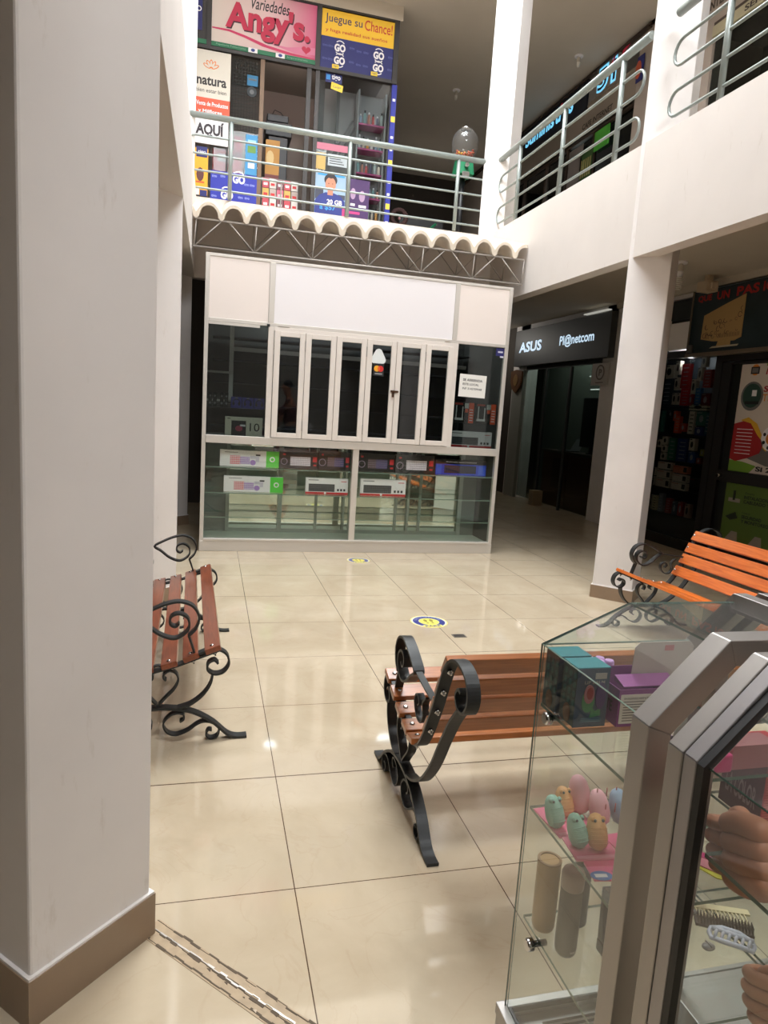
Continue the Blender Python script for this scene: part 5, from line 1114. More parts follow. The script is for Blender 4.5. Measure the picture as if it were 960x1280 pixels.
# ================================================================= SHOWCASES (foreground)
XA, ZA, XB, ZB = 0.636, 0.937, 0.746, 1.050     # left chamfer
YA, YBk = 1.150, 1.045                            # far edge of glass low / top of far chamfer
BZ = 0.128
def pane(mb, quad, th=0.0038):
    """glass pane from 3/4 corner points, clear faces and green edges"""
    q = [V(p) for p in quad]; n = (q[1]-q[0]).cross(q[2]-q[0]).normalized()*th
    a = mb.vs(q); b_ = mb.vs([p+n for p in q]); mb.face(a, 0); mb.face(b_[::-1], 0)
    for i in range(len(q)): mb.face([a[i], a[(i+1)%len(q)], b_[(i+1)%len(q)], b_[i]], 1)
def ring_frame(name, t, along, a0, a1, lo, hi, wid, mats, dz=0.0, base=0.0, rear=None):
    """aluminium ring: vertical post, chamfer, top. along='y': ring in the XZ plane, a0..a1 its depth"""
    # profile outer points (p,z): post bottom, chamfer start, chamfer end, rear end
    c45 = wid*0.4142
    outer = [(lo, base), (lo, ZA+.001+dz), (hi, ZB+.015+dz), (rear, ZB+.015+dz)]
    inner = [(lo+wid if hi > lo else lo-wid, base), (lo+wid if hi > lo else lo-wid, ZA+.001-c45*.9+dz), (hi+c45 if hi > lo else hi-c45, ZB+.015-wid+dz), (rear, ZB+.015-wid+dz)]
    names = ['post', 'sloped_member', 'top_member']
    for i in range(3):
        q = [outer[i], outer[i+1], inner[i+1], inner[i]]
        if along == 'y': P = [(p, a0, z) for p, z in q] + [(p, a1, z) for p, z in q]
        else: P = [(a0, p, z) for p, z in q] + [(a1, p, z) for p, z in q]
        MB().hexa(P).build(names[i], mats, t, bevel=.0015)
ALUF = mat('satin_aluminium', (168, 164, 160), 0.42, 0.9)
GASK = mat('black_gasket', (16, 15, 15), 0.5)
# --- corner showcase
cc = thing('glass_showcase', 'corner glass showcase holding egg-shaped sponges and teal boxes', 'showcase', (0.82, 1.0, 0))
b = MB(); pane(b, [(XA, .838, BZ), (XA, YA, BZ), (XA, YA, ZA), (XA, .838, ZA)]); b.build('left_pane', [GLASSC, GEDGE], cc)
b = MB(); pane(b, [(XA, .838, ZA), (XA, YA, ZA), (XB, YBk, ZB), (XB, .838, ZB)]); b.build('left_sloped_pane', [GLASSC, GEDGE], cc)
b = MB(); pane(b, [(XA+.006, YA, BZ), (.975, YA, BZ), (.975, YA, ZA), (XA+.006, YA, ZA)]); b.build('far_pane', [GLASSC, GEDGE], cc)
b = MB(); pane(b, [(XA+.004, YA, ZA), (.975, YA, ZA), (.975, YBk, ZB), (XB+.002, YBk, ZB)]); b.build('far_sloped_pane', [GLASSC, GEDGE], cc)
b = MB(); pane(b, [(XB, .838, ZB), (XB, YBk, ZB), (.975, YBk, ZB), (.975, .838, ZB)]); b.build('top_pane', [GLASSC, GEDGE], cc)
for (z, x0, x1, y0, y1) in ((.818, .643, .968, .842, 1.142), (.598, .643, .968, .842, 1.142), (.358, .650, 1.05, .842, 1.135)):
    b = MB(); b.hexa([(x0, y0, z-.006), (x1, y0, z-.006), (x1, y1, z-.006), (x0, y1, z-.006), (x0, y0, z), (x1, y0, z), (x1, y1, z), (x0, y1, z)], 0, 1); b.build('glass_shelf', [GLASSC, GEDGE], cc)
for (y, z) in ((1.087, .812), (1.065, .352)):
    b = MB(); b.lathe((XA-.001, y, z), [(.0, 0), (.010, .001), (.012, .004), (.012, .012), (.008, .014), (.008, .022)][::-1] if False else [(.006, -.03), (.006, 0), (.012, .0), (.012, .010), (.010, .013)], 16, axis=(-1,0,0)); b.build('shelf_stud', CHROME, cc)
b = MB(); b.box(XA-.012, .99, .795, YA+.012, .03, BZ-.022); b.box(XA-.014, XA+.006, .795, YA+.014, BZ-.022, BZ+.004); b.box(XA+.006, .99, YA-.006, YA+.014, BZ-.022, BZ+.004); b.build('base', ALUF, cc, bevel=.002)
b = MB()
for (x, y) in ((.66, .83), (.66, 1.12), (.95, .83), (.95, 1.12)): b.cyl((x, y, 0), (x, y, .03), .018)
b.build('foot', BLACK, cc)
b = MB(); b.box(XA+.006, XA+.012, .842, YA-.006, BZ-.006, BZ+.006); b.box(XA+.012, .975, YA-.010, YA-.006, BZ-.006, BZ+.006); b.build('gasket', GASK, cc)
b = MB()
ny = 132
for k in range(ny):
    y0 = .845 + (YA-.04-.845)*k/ny; y1 = .845+(YA-.04-.845)*(k+1)/ny
    z0 = BZ-.010+.005*math.sin(k*1.05); z1 = BZ-.010+.005*math.sin((k+1)*1.05)
    v = b.vs([(XA+.05+.02*math.sin(k*.3), y0, z0), (.97, y0, z0), (.97, y1, z1), (XA+.05+.02*math.sin((k+1)*.3), y1, z1)]); b.face(v, 1 if (k % 6) < 2 else 0)
tag(b.build('ribbed_mat', [mat('ribbed_dark', (70, 64, 62), .5), mat('ribbed_silver', (170, 162, 156), .35, .4)], cc))
ring_frame('frame', cc, 'y', .797, .838, XA-.010, XB+.001, .040, ALUF, rear=1.02)
ring_frame('frame', cc, 'x', .972, 1.002, YA+.008, YBk+.004, .036, ALUF, rear=.842)
# --- near showcase running towards the camera
cn = thing('glass_showcase', 'nearest glass showcase at the right edge, a hand reaching inside', 'showcase', (0.82, 0.35, 0))
ring_frame('frame', cn, 'y', .722, .752, XA-.011, XB-.001, .034, ALUF, rear=1.04)
ring_frame('frame', cn, 'y', .697, .7215, XA-.009, XB+.001, .030, mat('satin_aluminium_grey', (160, 157, 158), 0.40, 0.9), rear=1.04)
b = MB()
for q in ([(XA-.008, BZ), (XA-.008, ZA), (XA+.004, ZA-.004), (XA+.004, BZ)], [(XA-.008, ZA), (XB+.001, ZB+.008), (XB+.005, ZB-.004), (XA+.004, ZA-.004)], [(XB+.001, ZB+.008), (1.04, ZB+.008), (1.04, ZB-.004), (XB+.005, ZB-.004)]):
    b.hexa([(p, .684, z) for p, z in q]+[(p, .6965, z) for p, z in q])
b.build('gasket', GASK, cn)
b = MB(); pane(b, [(XA, .05, BZ), (XA, .69, BZ), (XA, .69, ZA-.003), (XA, .05, ZA-.003)]); b.build('left_pane', [GLASSC, GEDGE], cn)
b = MB(); pane(b, [(XA, .05, ZA), (XA, .69, ZA), (XB, .69, ZB), (XB, .05, ZB)]); b.build('left_sloped_pane', [GLASSC, GEDGE], cn)
b = MB(); pane(b, [(XB, .05, ZB), (XB, .69, ZB), (1.04, .69, ZB), (1.04, .05, ZB)]); b.build('top_pane', [GLASSC, GEDGE], cn)
for z in (.818,):
    b = MB(); b.hexa([(.645, .06, z-.006), (.80, .06, z-.006), (.80, .68, z-.006), (.645, .68, z-.006), (.645, .06, z), (.80, .06, z), (.80, .68, z), (.645, .68, z)], 0, 1); b.build('glass_shelf', [GLASSC, GEDGE], cn)
b = MB(); b.box(XA-.012, XA+.008, .05, .752, .03, BZ); b.box(XA+.008, 1.04, .732, .752, .03, BZ); b.box(1.02, 1.04, .05, .732, .03, BZ); b.box(XA+.008, 1.02, .05, .07, .03, BZ); b.build('base', ALUF, cn, bevel=.002)
b = MB(); b.box(XA+.008, 1.02, .07, .732, .03, .06); b.build('bottom_board', mat('bottom_beige', (170, 150, 122), .5), cn)
b = MB()
for (x, y) in ((.66, .1), (.66, .72), (1.0, .1), (1.0, .72)): b.cyl((x, y, 0), (x, y, .03), .018)
b.build('foot', BLACK, cn)
ring_frame('frame', cn, 'y', .01, .05, XA-.010, XB+.001, .036, ALUF, rear=1.04)
# --- far right showcase
cr = thing('glass_showcase', 'showcase continuing out of frame on the right, pale frame below the orange bench', 'showcase', (1.3, 1.0, 0))
ring_frame('frame', cr, 'x', 1.030, 1.058, YA+.008, YBk+.004, .036, ALUF, rear=.842)
b = MB(); pane(b, [(1.058, YA, BZ), (1.6, YA, BZ), (1.6, YA, ZA), (1.058, YA, ZA)]); b.build('far_pane', [GLASSC, GEDGE], cr)
b = MB(); pane(b, [(1.058, YA, ZA), (1.6, YA, ZA), (1.6, YBk, ZB), (1.058, YBk, ZB)]); b.build('far_sloped_pane', [GLASSC, GEDGE], cr)
b = MB(); pane(b, [(1.058, .842, ZB), (1.058, YBk, ZB), (1.6, YBk, ZB), (1.6, .842, ZB)]); b.build('top_pane', [GLASSC, GEDGE], cr)
for z in (.818, .598, .358):
    b = MB(); b.hexa([(1.062, .85, z-.006), (1.6, .85, z-.006), (1.6, 1.135, z-.006), (1.062, 1.135, z-.006), (1.062, .85, z), (1.6, .85, z), (1.6, 1.135, z), (1.062, 1.135, z)], 0, 1); b.build('glass_shelf', [GLASSC, GEDGE], cr)
b = MB(); b.box(1.03, 1.6, .842, YA+.012, .03, BZ); b.build('base', ALUF, cr, bevel=.002)
ring_frame('frame', cr, 'x', 1.60, 1.63, YA+.008, YBk+.004, .036, ALUF, rear=.842)
b = MB()
for (x, y) in ((1.06, .87), (1.06, 1.12), (1.6, .87), (1.6, 1.12)): b.cyl((x, y, 0), (x, y, .03), .018)
b.build('foot', BLACK, cr)

# --- goods in the corner showcase
TEAL = flat('teal_carton', (44, 128, 136), .35); TEALD = flat('teal_dark_print', (36, 62, 62), .35); TEALN = flat('navy_carton_face', (50, 66, 84), .35)
for (x0, y0, lab) in ((.645, 1.092, 'teal box with dark sides on the top shelf, behind its twin'), (.650, 1.034, 'teal box with a lipstick picture on the top shelf, in front of its twin')):
    t = thing('product_box', lab, 'box', (x0+.045, y0+.027, .8185)); z1 = .8185+.112
    MB().box(x0, x0+.066, y0, y0+.050, .8185, z1).build('carton', TEALD, t, bevel=.001)
    MB().box(x0-.0005, x0+.0665, y0-.0005, y0+.0505, z1, z1+.0015).build('lid', TEAL, t)
    f = Fr((x0, y0, .8185), (1,0,0), (0,0,1)); b = MB(); sx = .72; b.rect(f, 0, .066, 0, .112, .0003, .001, 3)
    b.disc(f, .036*sx, .050, .016*.8, .022, .001, .0025, 0, 16); b.disc(f, .036*sx, .064, .013*.8, .018, .0025, .004, 1, 16); b.disc(f, .037*sx, .066, .008*.8, .012, .004, .005, 2, 12); b.disc(f, .070*sx, .060, .013*.8, .026, .001, .003, 4, 16)
    b.poly(f, [(.032, .018), (.054, .022), (.052, .036), (.043, .030), (.035, .038)], .001, .002, 0); b.rect(f, .036, .059, .092, .103, .001, .002, 5); b.text(f, 'LIP BALM', .015, .056, .083, .089, .001, 5, .02)
    for k in range(3): b.rect(f, .015, .056, .010+.003*k, .011+.003*k, .001, .0015, 6)
    b.build('front_print', [flat('pic_green', (60, 120, 76)), flat('pic_rose', (150, 96, 100)), flat('pic_red', (130, 36, 40)), TEALN, flat('pic_purple', (72, 54, 96)), flat('pic_beige', (150, 144, 134)), flat('pic_cyan', (80, 120, 130))], t)
    f = Fr((x0, y0+.050, .8185), (0,-1,0), (0,0,1)); b = MB()
    for i in range(3):
        for j in range(4): b.disc(f, .012+.016*i, .045+.017*j, .0045, .006, 0, .001, 0, 10)
    b.disc(f, .026, .02, .012, .018, 0, .001, 1, 12); b.build('side_print', [flat('teal_mid', (60, 100, 96)), flat('pic_tan', (116, 84, 60))], t)
t = thing('display_box', 'open purple display box with a grey back flap on the top shelf', 'box', (.83, .98, .8185))
PUR = flat('purple_carton', (120, 44, 110), .4)
b = MB(); b.box(.735, .865, 1.026, 1.028, .8185, .890); b.box(.735, .737, 1.028, 1.105, .8185, .890); b.box(.863, .865, 1.028, 1.105, .8185, .890); b.box(.735, .865, 1.103, 1.105, .8185, .905); b.box(.737, .863, 1.028, 1.103, .8185, .821)
b.build('tray', PUR, t)
f = Fr((.735, 1.026, .8185), (1,0,0), (0,0,1)); b = MB(); b.rect(f, .004, .09, .006, .062, 0, .0008, 0)
for k in range(8): b.rect(f, .010, .080-.01*(k % 3), .011+.0052*k, .0126+.0052*k, .0008, .0012, 1)
b.text(f, 'INGREDIENTS', .010, .066, .053, .057, .0008, 1, .02); b.build('label', [flat('label_cream', (206, 196, 180)), flat('label_ink', (90, 80, 80))], t)
fs = Fr((.735, 1.105, .8185), (0,-1,0), (0,0,1)); b = MB(); b.text(fs, 'LUTE', .022, .062, .022, .044, .0, 0, .03); b.build('side_lettering', [flat('pur_dark', (58, 30, 60))], t)
b = MB(); ff = Fr((.782, 1.066, .888), (1,0,0), (0,-.06,1)); r_ = .01; q = [(0, 0), (.128, 0), (.128, .080-r_), (.128-r_, .080), (r_, .080), (0, .080-r_)]; b.poly(ff, q, 0, .0015, 0); b.rect(ff, .064, .084, .062, .073, .0015, .002, 1)
b.build('flap', [flat('card_grey', (190, 180, 170), .6), flat('flap_red', (190, 120, 120))], t)
PURL = flat('purple_flap', (150, 84, 140), .4)
b = MB(); b.hexa([(.745, 1.03, .893), (.86, 1.03, .893), (.86, 1.062, .893), (.745, 1.062, .893), (.745, 1.03, .8945), (.86, 1.03, .8945), (.86, 1.062, .905), (.745, 1.062, .905)]); b.build('lid', PURL, t)
for i in range(2):
    for j in range(4):
        x, y = .716+.0*i+.012*(j % 2), 1.045+.015*j
for (x, y) in ((.727, 1.118), (.748, 1.118), (.769, 1.118), (.737, 1.134), (.758, 1.134)):
    tt = thing('lilac_tube', 'lilac capped tube standing behind the purple display box', 'tube', (x, y, .8185), group='lilac tubes behind the purple box')
    MB().lathe((x, y, .8185), [(.007, 0), (.0085, .004), (.0085, .070)], 12).build('tube_body', flat('purple_tube', (110, 60, 130), .4), tt); MB().lathe((x, y, .8885), [(.0095, 0), (.0095, .020), (.008, .023)], 12).build('cap', flat('lilac_cap', (206, 160, 214), .4), tt)
# small spikes below the shelf: clear stand with red pins
t = thing('pin_stand', 'clear acrylic stand with a row of thin red pins behind the sponges', 'display stand', (.80, 1.09, .5985))
b = MB(); b.box(.735, .955, 1.075, 1.079, .5985, .655); b.box(.735, .955, 1.079, 1.12, .5985, .602); b.build('acrylic', glass_mat('acrylic', (.93, .92, .93), haze=.08), t)
b = MB()
for k in range(10): b.cyl((.745+.021*k, 1.072, .65), (.745+.021*k, 1.072, .668), .0012, 6); b.cyl((.752+.021*k, 1.05, .63), (.752+.021*k, 1.05, .648), .0012, 6)
b.build('pins', flat('pin_red', (170, 80, 80), .4), t)
# pink cards + sponges
PK = flat('pink_card', (214, 90, 130), .35); PKL = flat('pink_card_light', (226, 130, 160), .35)
cards = [('pink backing card under the left mint sponge', .646, .735, 1.035, 1.130, .5987, 4), ('pink backing card under the middle mint and orange sponges', .650, .735, .962, 1.030, .5987, -6), ('pink backing card at the right under the rose sponge', .738, .86, .955, 1.03, .5987, 3)]
for lab, x0, x1, y0, y1, z, a in cards:
    b = MB(); b.T = Matrix.Translation(((x0+x1)/2, (y0+y1)/2, z)) @ Matrix.Rotation(math.radians(a), 4, 'Z')
    w2, h2 = (x1-x0)/2, (y1-y0)/2; b.box(-w2, w2, -h2, h2, 0, .0025, 0); b.box(-w2+.004, w2-.004, -h2+.004, -h2+.012, .0025, .003, 1)
    tag(b.build('backing_card', [PK, PKL]), lab, 'card')
def sponge(lab, x, y, z, c, kind, rot=0, sc_=1.0):
    t = thing('egg_sponge', lab, 'sponge', (x, y, z), group=None)
    cm = flat('sponge_%d_%d_%d' % c, c, .55); h = .060*sc_; r = .0180*sc_
    R3 = Matrix.Rotation(math.radians(-28), 3, 'X'); Rz = Matrix.Rotation(math.radians(rot), 3, 'Z'); R = Rz @ R3
    ctr = V((x, y, z+h*.47))
    b = MB(); prof = [(r*.30, -h*.50), (r*.80, -h*.40), (r*1.0, -h*.18), (r*.97, h*.08), (r*.78, h*.32), (r*.45, h*.46), (r*.1, h*.5)]
    ax = R @ V((0,0,1)); b.lathe(ctr, prof, 20, axis=ax); b.build('egg', cm, t)
    if kind == 'cat':
        sidev = ax.cross(V((0,0,1))).normalized(); upv = sidev.cross(ax).normalized()
        b = MB()
        for s in (-1, 1):
            b.ball(ctr+ax*h*.34+sidev*s*r*.52+upv*r*.55, r*.26, n=10)
        b.ball(ctr+ax*h*.10+upv*r*.85, r*.16, n=8)
        b.build('ears', cm, t)
        b = MB()
        for s in (-1, 1): b.ball(ctr+ax*h*.30+sidev*s*r*.40+upv*r*.80, r*.15, n=8)
        b.build('eyes', flat('sponge_eye', (70, 80, 84), .3), t)
        b = MB()
        for k in range(5):
            a1 = -h*.30+h*.10*k
            pts = [ctr+ax*(a1)+sidev*math.sin(q)*r*.97+upv*math.cos(q)*r*.97 for q in [(-1.0+.25*j) for j in range(9)]]
            b.tube(pts, r*.05, 5)
        b.build('folds', cm, t)
    return t
MINT, ORA, PNK, ROSE, BLU, PEACH = (142, 186, 168), (226, 164, 104), (222, 160, 168), (226, 104, 132), (140, 158, 182), (214, 150, 120)
sponge('mint green animal-face sponge at the far left of the glass shelf', .656, 1.072, .601, MINT, 'cat', 10)
sponge('mint green animal-face sponge in the middle, beside the orange one', .669, 1.010, .601, MINT, 'cat', 14)
sponge('orange animal-face sponge in the middle, beside the mint one', .703, .999, .601, ORA, 'cat', -8, 1.05)
sponge('orange animal-face sponge behind, next to the far left mint one', .694, 1.102, .601, ORA, 'cat', 8, .95)
sponge('pale pink smooth sponge in the back row', .733, 1.112, .601, PNK, 'egg', 0, 1.2)
sponge('light pink smooth round sponge in the middle of the shelf', .750, 1.068, .601, PNK, 'egg', 0, 1.1)
sponge('blue grey smooth sponge at the right of the shelf', .792, 1.064, .601, BLU, 'egg', 0, 1.1)
sponge('deep rose ribbed sponge at the right next to the metal post', .759, .975, .601, ROSE, 'cat', 0, 1.1)
sponge('small orange sponge in the far right corner of the shelf', .875, 1.07, .601, ORA, 'egg', 0, 1.1)
b = MB()
b.T = Matrix.Translation((.698, .930, .5988)) @ Matrix.Rotation(math.radians(-8), 4, 'Z')
b.box(-.045, .045, -.022, .024, 0, .003, 0); fT = Fr(b.T @ V((0,0,.003)), b.T.to_3x3() @ V((1,0,0)), b.T.to_3x3() @ V((0,1,0))); b.T = None
b.disc(fT, -.028, -.012, .02, .012, 0, .0006, 1, 16); b.rect(fT, -.04, -.018, -.016, -.008, .0006, .001, 2); b.text(fT, 'beauty blender', -.005, .04, -.008, .002, 0, 3, ext=.0003); b.rect(fT, -.045, .045, .012, .027, 0, .0006, 4); b.disc(fT, .01, -.02, .006, .004, 0, .0006, 3, 10)
tag(b.build('product_card', [flat('hot_pink_card', (232, 80, 140), .3), flat('card_bluecircle', (70, 110, 180), .3), P_white, flat('card_ink', (110, 50, 90), .3), flat('card_deep', (214, 40, 110), .3)]), 'hot pink product card with a blue oval at the front of the sponge shelf', 'card')
b = MB(); b.box(.705, .76, .862, .905, .5985, .6005, 0); tag(b.build('yellow_sheet', flat('yellow_card', (206, 196, 60), .5)), 'yellow card lying beside the metal post on the sponge shelf', 'card')
b = MB(); b.box(.66, .70, .845, .897, .5986, .5984, 0)
b.free if False else None
tag(b.build('grey_film', mat('grey_film', (120, 116, 112), .5)), 'grey sheet under the yellow card on the sponge shelf', 'sheet')
# low shelf
t = thing('tan_pouch', 'tan box standing behind the grey bottle on the low shelf', 'box', (.695, 1.095, .3585))
b = MB(); b.lathe((.674, 1.098, .3585), [(.020, 0), (.0225, .006), (.023, .02), (.0235, .140), (.0235, .148)], 20); b.build('body', mat('tan_pack', (176, 136, 78), .5), t, bevel=.001)
b = MB(); b.ring(Fr((.674, 1.098, .5065), (1,0,0), (0,1,0)), 0, 0, .019, .024, 0, .002, 0, 24); b.build('rim', mat('tan_rim', (140, 104, 60), .5), t)
t = thing('spray_bottle', 'tall grey bottle with a dusty pink top on the low shelf', 'bottle', (.690, 1.025, .3585))
b = MB(); b.lathe((.686, 1.030, .3585), [(.016, 0), (.0190, .004), (.0208, .012), (.0208, .138)], 28); b.build('bottle_body', mat('bottle_grey', (112, 106, 98), .35), t)
b = MB(); b.lathe((.686, 1.030, .4970), [(.0208, 0), (.0215, .002), (.022, .028), (.019, .035), (.010, .038)], 28); b.build('cap', mat('cap_dusty_pink', (158, 136, 128), .4), t)
b = MB(); b.rect(Fr((.684, 1.0085, .372), (1,0,0), (0,0,1)), 0, .010, 0, .004, 0, .0008); b.build('small_print', flat('bottle_print', (170, 164, 154)), t)
t = thing('lotion_tube', 'dark slate bottle behind the grey one on the low shelf', 'bottle', (.748, 1.098, .3585))
b = MB(); b.lathe((.748, 1.098, .3585), [(.018, 0), (.021, .004), (.021, .12), (.012, .13)], 20); b.build('bottle_body', mat('bottle_slate', (70, 72, 78), .4), t); MB().lathe((.748, 1.098, .4885), [(.012, 0), (.012, .03)], 16).build('cap', BLACK, t)
t = thing('black_tube', 'flat dark grey tube standing on its cap by the metal post', 'tube', (.768, 1.015, .3585))
b = MB(); b.hexa([(.750, 1.005, .385), (.788, 1.005, .385), (.788, 1.025, .385), (.750, 1.025, .385), (.742, 1.012, .50), (.786, 1.012, .50), (.786, 1.018, .50), (.742, 1.018, .50)]); b.build('tube_body', mat('tube_slate', (84, 82, 88), .45), t, bevel=.002)
b = MB(); b.box(.750, .788, 1.003, 1.027, .3585, .384); b.build('cap', mat('tube_cap', (50, 48, 50), .4), t, bevel=.003)
b = MB(); fq = Fr((.748, 1.0045, .40), (1,0,-.06), (-.06,0,1))
for k in range(9): b.rect(fq, .006, .034, .006*k, .0025+.006*k, .001, .0016)
b.build('label_lines', flat('tube_lines', (130, 128, 134)), t)
# things seen through the near showcase
t = thing('product_box', 'red carton with white lettering seen above the hand', 'box', (1.1, 1.05, .5985))
b = MB(); b.box(1.066, 1.16, 1.0, 1.11, .5985, .745); b.build('carton', flat('red_carton', (176, 44, 50), .4), t, bevel=.001)
f = Fr((1.066, 1.0, .5985), (1,0,0), (0,0,1)); b = MB()
for k in range(26): b.rect(f, .004, .092, .006+.0055*k, .0075+.0055*k, 0, .0008, 0)
b.rect(f, .03, .079, .02, .05, .0008, .0015, 1); b.build('front_print', [flat('red_line', (214, 96, 84)), flat('print_silver', (190, 186, 180))], t)
f = Fr((1.066, 1.11, .5985), (0,-1,0), (0,0,1)); b = MB(); b.rect(f, 0, .11, 0, .146, 0, .0006, 1); b.text(f, 'LA COLOR', .015, .095, .03, .075, .0006, 0, .02); b.build('side_print', [flat('print_mauvegrey', (150, 120, 124)), flat('side_maroon', (92, 48, 56))], t)
t = thing('product_pack', 'pink pack on the upper shelf above the red carton', 'package', (.87, .88, .8185))
b = MB(); b.box(.800, .838, .852, .885, .8185, .850); b.build('pack', flat('magenta_pack', (190, 60, 110), .35), t, bevel=.004); b = MB(); b.box(.842, .93, .86, .90, .8185, .86); b.build('pink_carton', flat('mauve_carton', (170, 110, 112), .4), t)
def comb(lab, x, y, z, L, a, c, n):
    b = MB(); b.T = Matrix.Translation((x, y, z)) @ Matrix.Rotation(math.radians(a), 4, 'Z')
    b.box(0, L, 0, .016, 0, .004)
    for k in range(n): b.box(.004+k*(L-.01)/n, .004+k*(L-.01)/n+.0022, -.024, 0, .0005, .0035)
    tag(b.build('hair_comb', mat('comb_%d' % n, c, .4)), lab, 'comb')
comb('long cream comb lying on the low shelf by the hand', 1.00, 1.098, .3590, .14, -22, (206, 190, 150), 16)
comb('short cream comb at the left of the dark brush', .960, 1.105, .3590, .06, 8, (214, 202, 170), 7)
b = MB(); b.T = Matrix.Translation((1.00, 1.055, .359)) @ Matrix.Rotation(math.radians(-30), 4, 'Z'); b.box(0, .11, -.012, .012, 0, .006)
for i in range(18):
    for j in range(4): b.box(.004+i*.006, .0055+i*.006, -.010+.006*j, -.0085+.006*j, .006, .022)
tag(b.build('hair_brush', mat('brush_brown', (96, 82, 74), .5)), 'dark brown bristle brush between the comb and the white clip', 'brush')
t = thing('claw_clip', 'white plastic hair claw clip on the low shelf', 'hair clip', (1.03, 1.0, .3585))
T_ = Matrix.Translation((1.005, 1.015, .366)) @ Matrix.Rotation(math.radians(-40), 4, 'Z')
WPL = mat('white_clip_plastic', (206, 210, 222), .35)
b = MB(); b.T = T_; b.tube([(0, -.014, 0), (.02, -.020, .004), (.05, -.020, .005), (.075, -.014, 0), (.078, 0, 0), (.075, .014, 0), (.05, .020, .005), (.02, .020, .004), (0, .014, 0), (-.003, 0, 0)], .005, 8, closed=True); b.build('jaw_frame', WPL, t)
b = MB(); b.T = T_
for k in range(6): b.tube([(.006+.012*k, -.018, .003), (.010+.012*k, 0, .014), (.006+.012*k, .018, .003)], .0032, 6)
b.build('claw_teeth', WPL, t)
b = MB(); b.T = T_; b.cyl((.0, 0, .012), (.076, 0, .012), .0045, 10); b.build('hinge', WPL, t)
for (x, y, lab) in ((1.005, 1.075, 'small grey oval clip under the yellow card edge'), (.975, .985, 'small grey oval clip left of the white claw clip')):
    b = MB(); b.ball((x, y, .3645), .014, .010, .006, 14); b.box(x-.001, x+.001, y-.009, y+.009, .364, .372)
    tag(b.build('oval_clip', mat('grey_clip', (140, 134, 130), .4)), lab, 'clip')
b = MB(); b.poly(Fr((0,0,.5987), (1,0,0), (0,1,0)), [(.845, .945), (.872, .885), (.905, .865), (.875, .955)], 0, .002); 
tag(b.build('yellow_card', flat('yellow_card', (206, 196, 60), .5)), 'yellow card seen through the near showcase, left of the combs', 'card')
b = MB(); b.T = Matrix.Translation((.905, .90, .5987)) @ Matrix.Rotation(math.radians(-52), 4, 'Z'); b.box(-.055, .055, -.022, .022, 0, .004, 0); b.box(-.05, .05, .004, .02, .004, .005, 1)
tag(b.build('product_card', [flat('rose_card', (196, 120, 130), .4), flat('magenta_card', (190, 60, 110), .4)]), 'rose and magenta blister card just under the reaching hand', 'card')

# ================================================================= PERSON (mostly out of frame; hand inside the showcase)
SKIN = mat('brown_skin', (186, 124, 94), 0.5, var=.05, scale=30)
def skin_mesh(name, verts, edges, rad, root, m_, parent, sub=2):
    me = bpy.data.meshes.new(name); me.from_pydata([tuple(v) for v in verts], edges, []); me.materials.append(m_)
    o = bpy.data.objects.new(name, me); C.objects.link(o); o.parent = parent
    sk = o.modifiers.new('skin', 'SKIN')
    if not me.skin_vertices: me.skin_vertices.new(name='') if hasattr(me.skin_vertices, 'new') else None
    return o, sk
def build_skin(name, chains, radii, m_, parent, root=None, sub=2):
    """chains: lists of joint names; radii: name -> (pos, r). Evaluated to a plain mesh."""
    idx = {}; verts = []; rr = []
    for ch in chains:
        for n in ch:
            if n not in idx: idx[n] = len(verts); verts.append(V(radii[n][0])); rr.append(radii[n][1])
    edges = set()
    for ch in chains:
        for a, c in zip(ch, ch[1:]): edges.add((idx[a], idx[c]))
    me = bpy.data.meshes.new(name+'_sk'); bm = bmesh.new()
    lay = bm.verts.layers.skin.verify()
    vv = [bm.verts.new(v) for v in verts]
    for a, c in edges: bm.edges.new((vv[a], vv[c]))
    for i, v in enumerate(vv):
        r = rr[i]; r = r if isinstance(r, tuple) else (r, r)
        v[lay].radius = r; v[lay].use_root = (i == (idx[root] if root else 0)); v[lay].use_loose = False
    bm.to_mesh(me); bm.free()
    o = bpy.data.objects.new(name+'_tmp', me); C.objects.link(o)
    o.modifiers.new('skin', 'SKIN').use_smooth_shade = True
    s = o.modifiers.new('sub', 'SUBSURF'); s.levels = sub; s.render_levels = sub
    bpy.context.view_layer.update()
    ev = bpy.data.meshes.new_from_object(o.evaluated_get(bpy.context.evaluated_depsgraph_get()))
    C.objects.unlink(o); bpy.data.objects.remove(o)
    b = MB(); b.bm.from_mesh(ev); bpy.data.meshes.remove(ev)
    for f in b.bm.faces: f.smooth = True; f.material_index = 0
    return b
person = thing('person', 'person mostly out of frame whose bare hand reaches into the nearest showcase', 'person', (1.38, .42, 0))
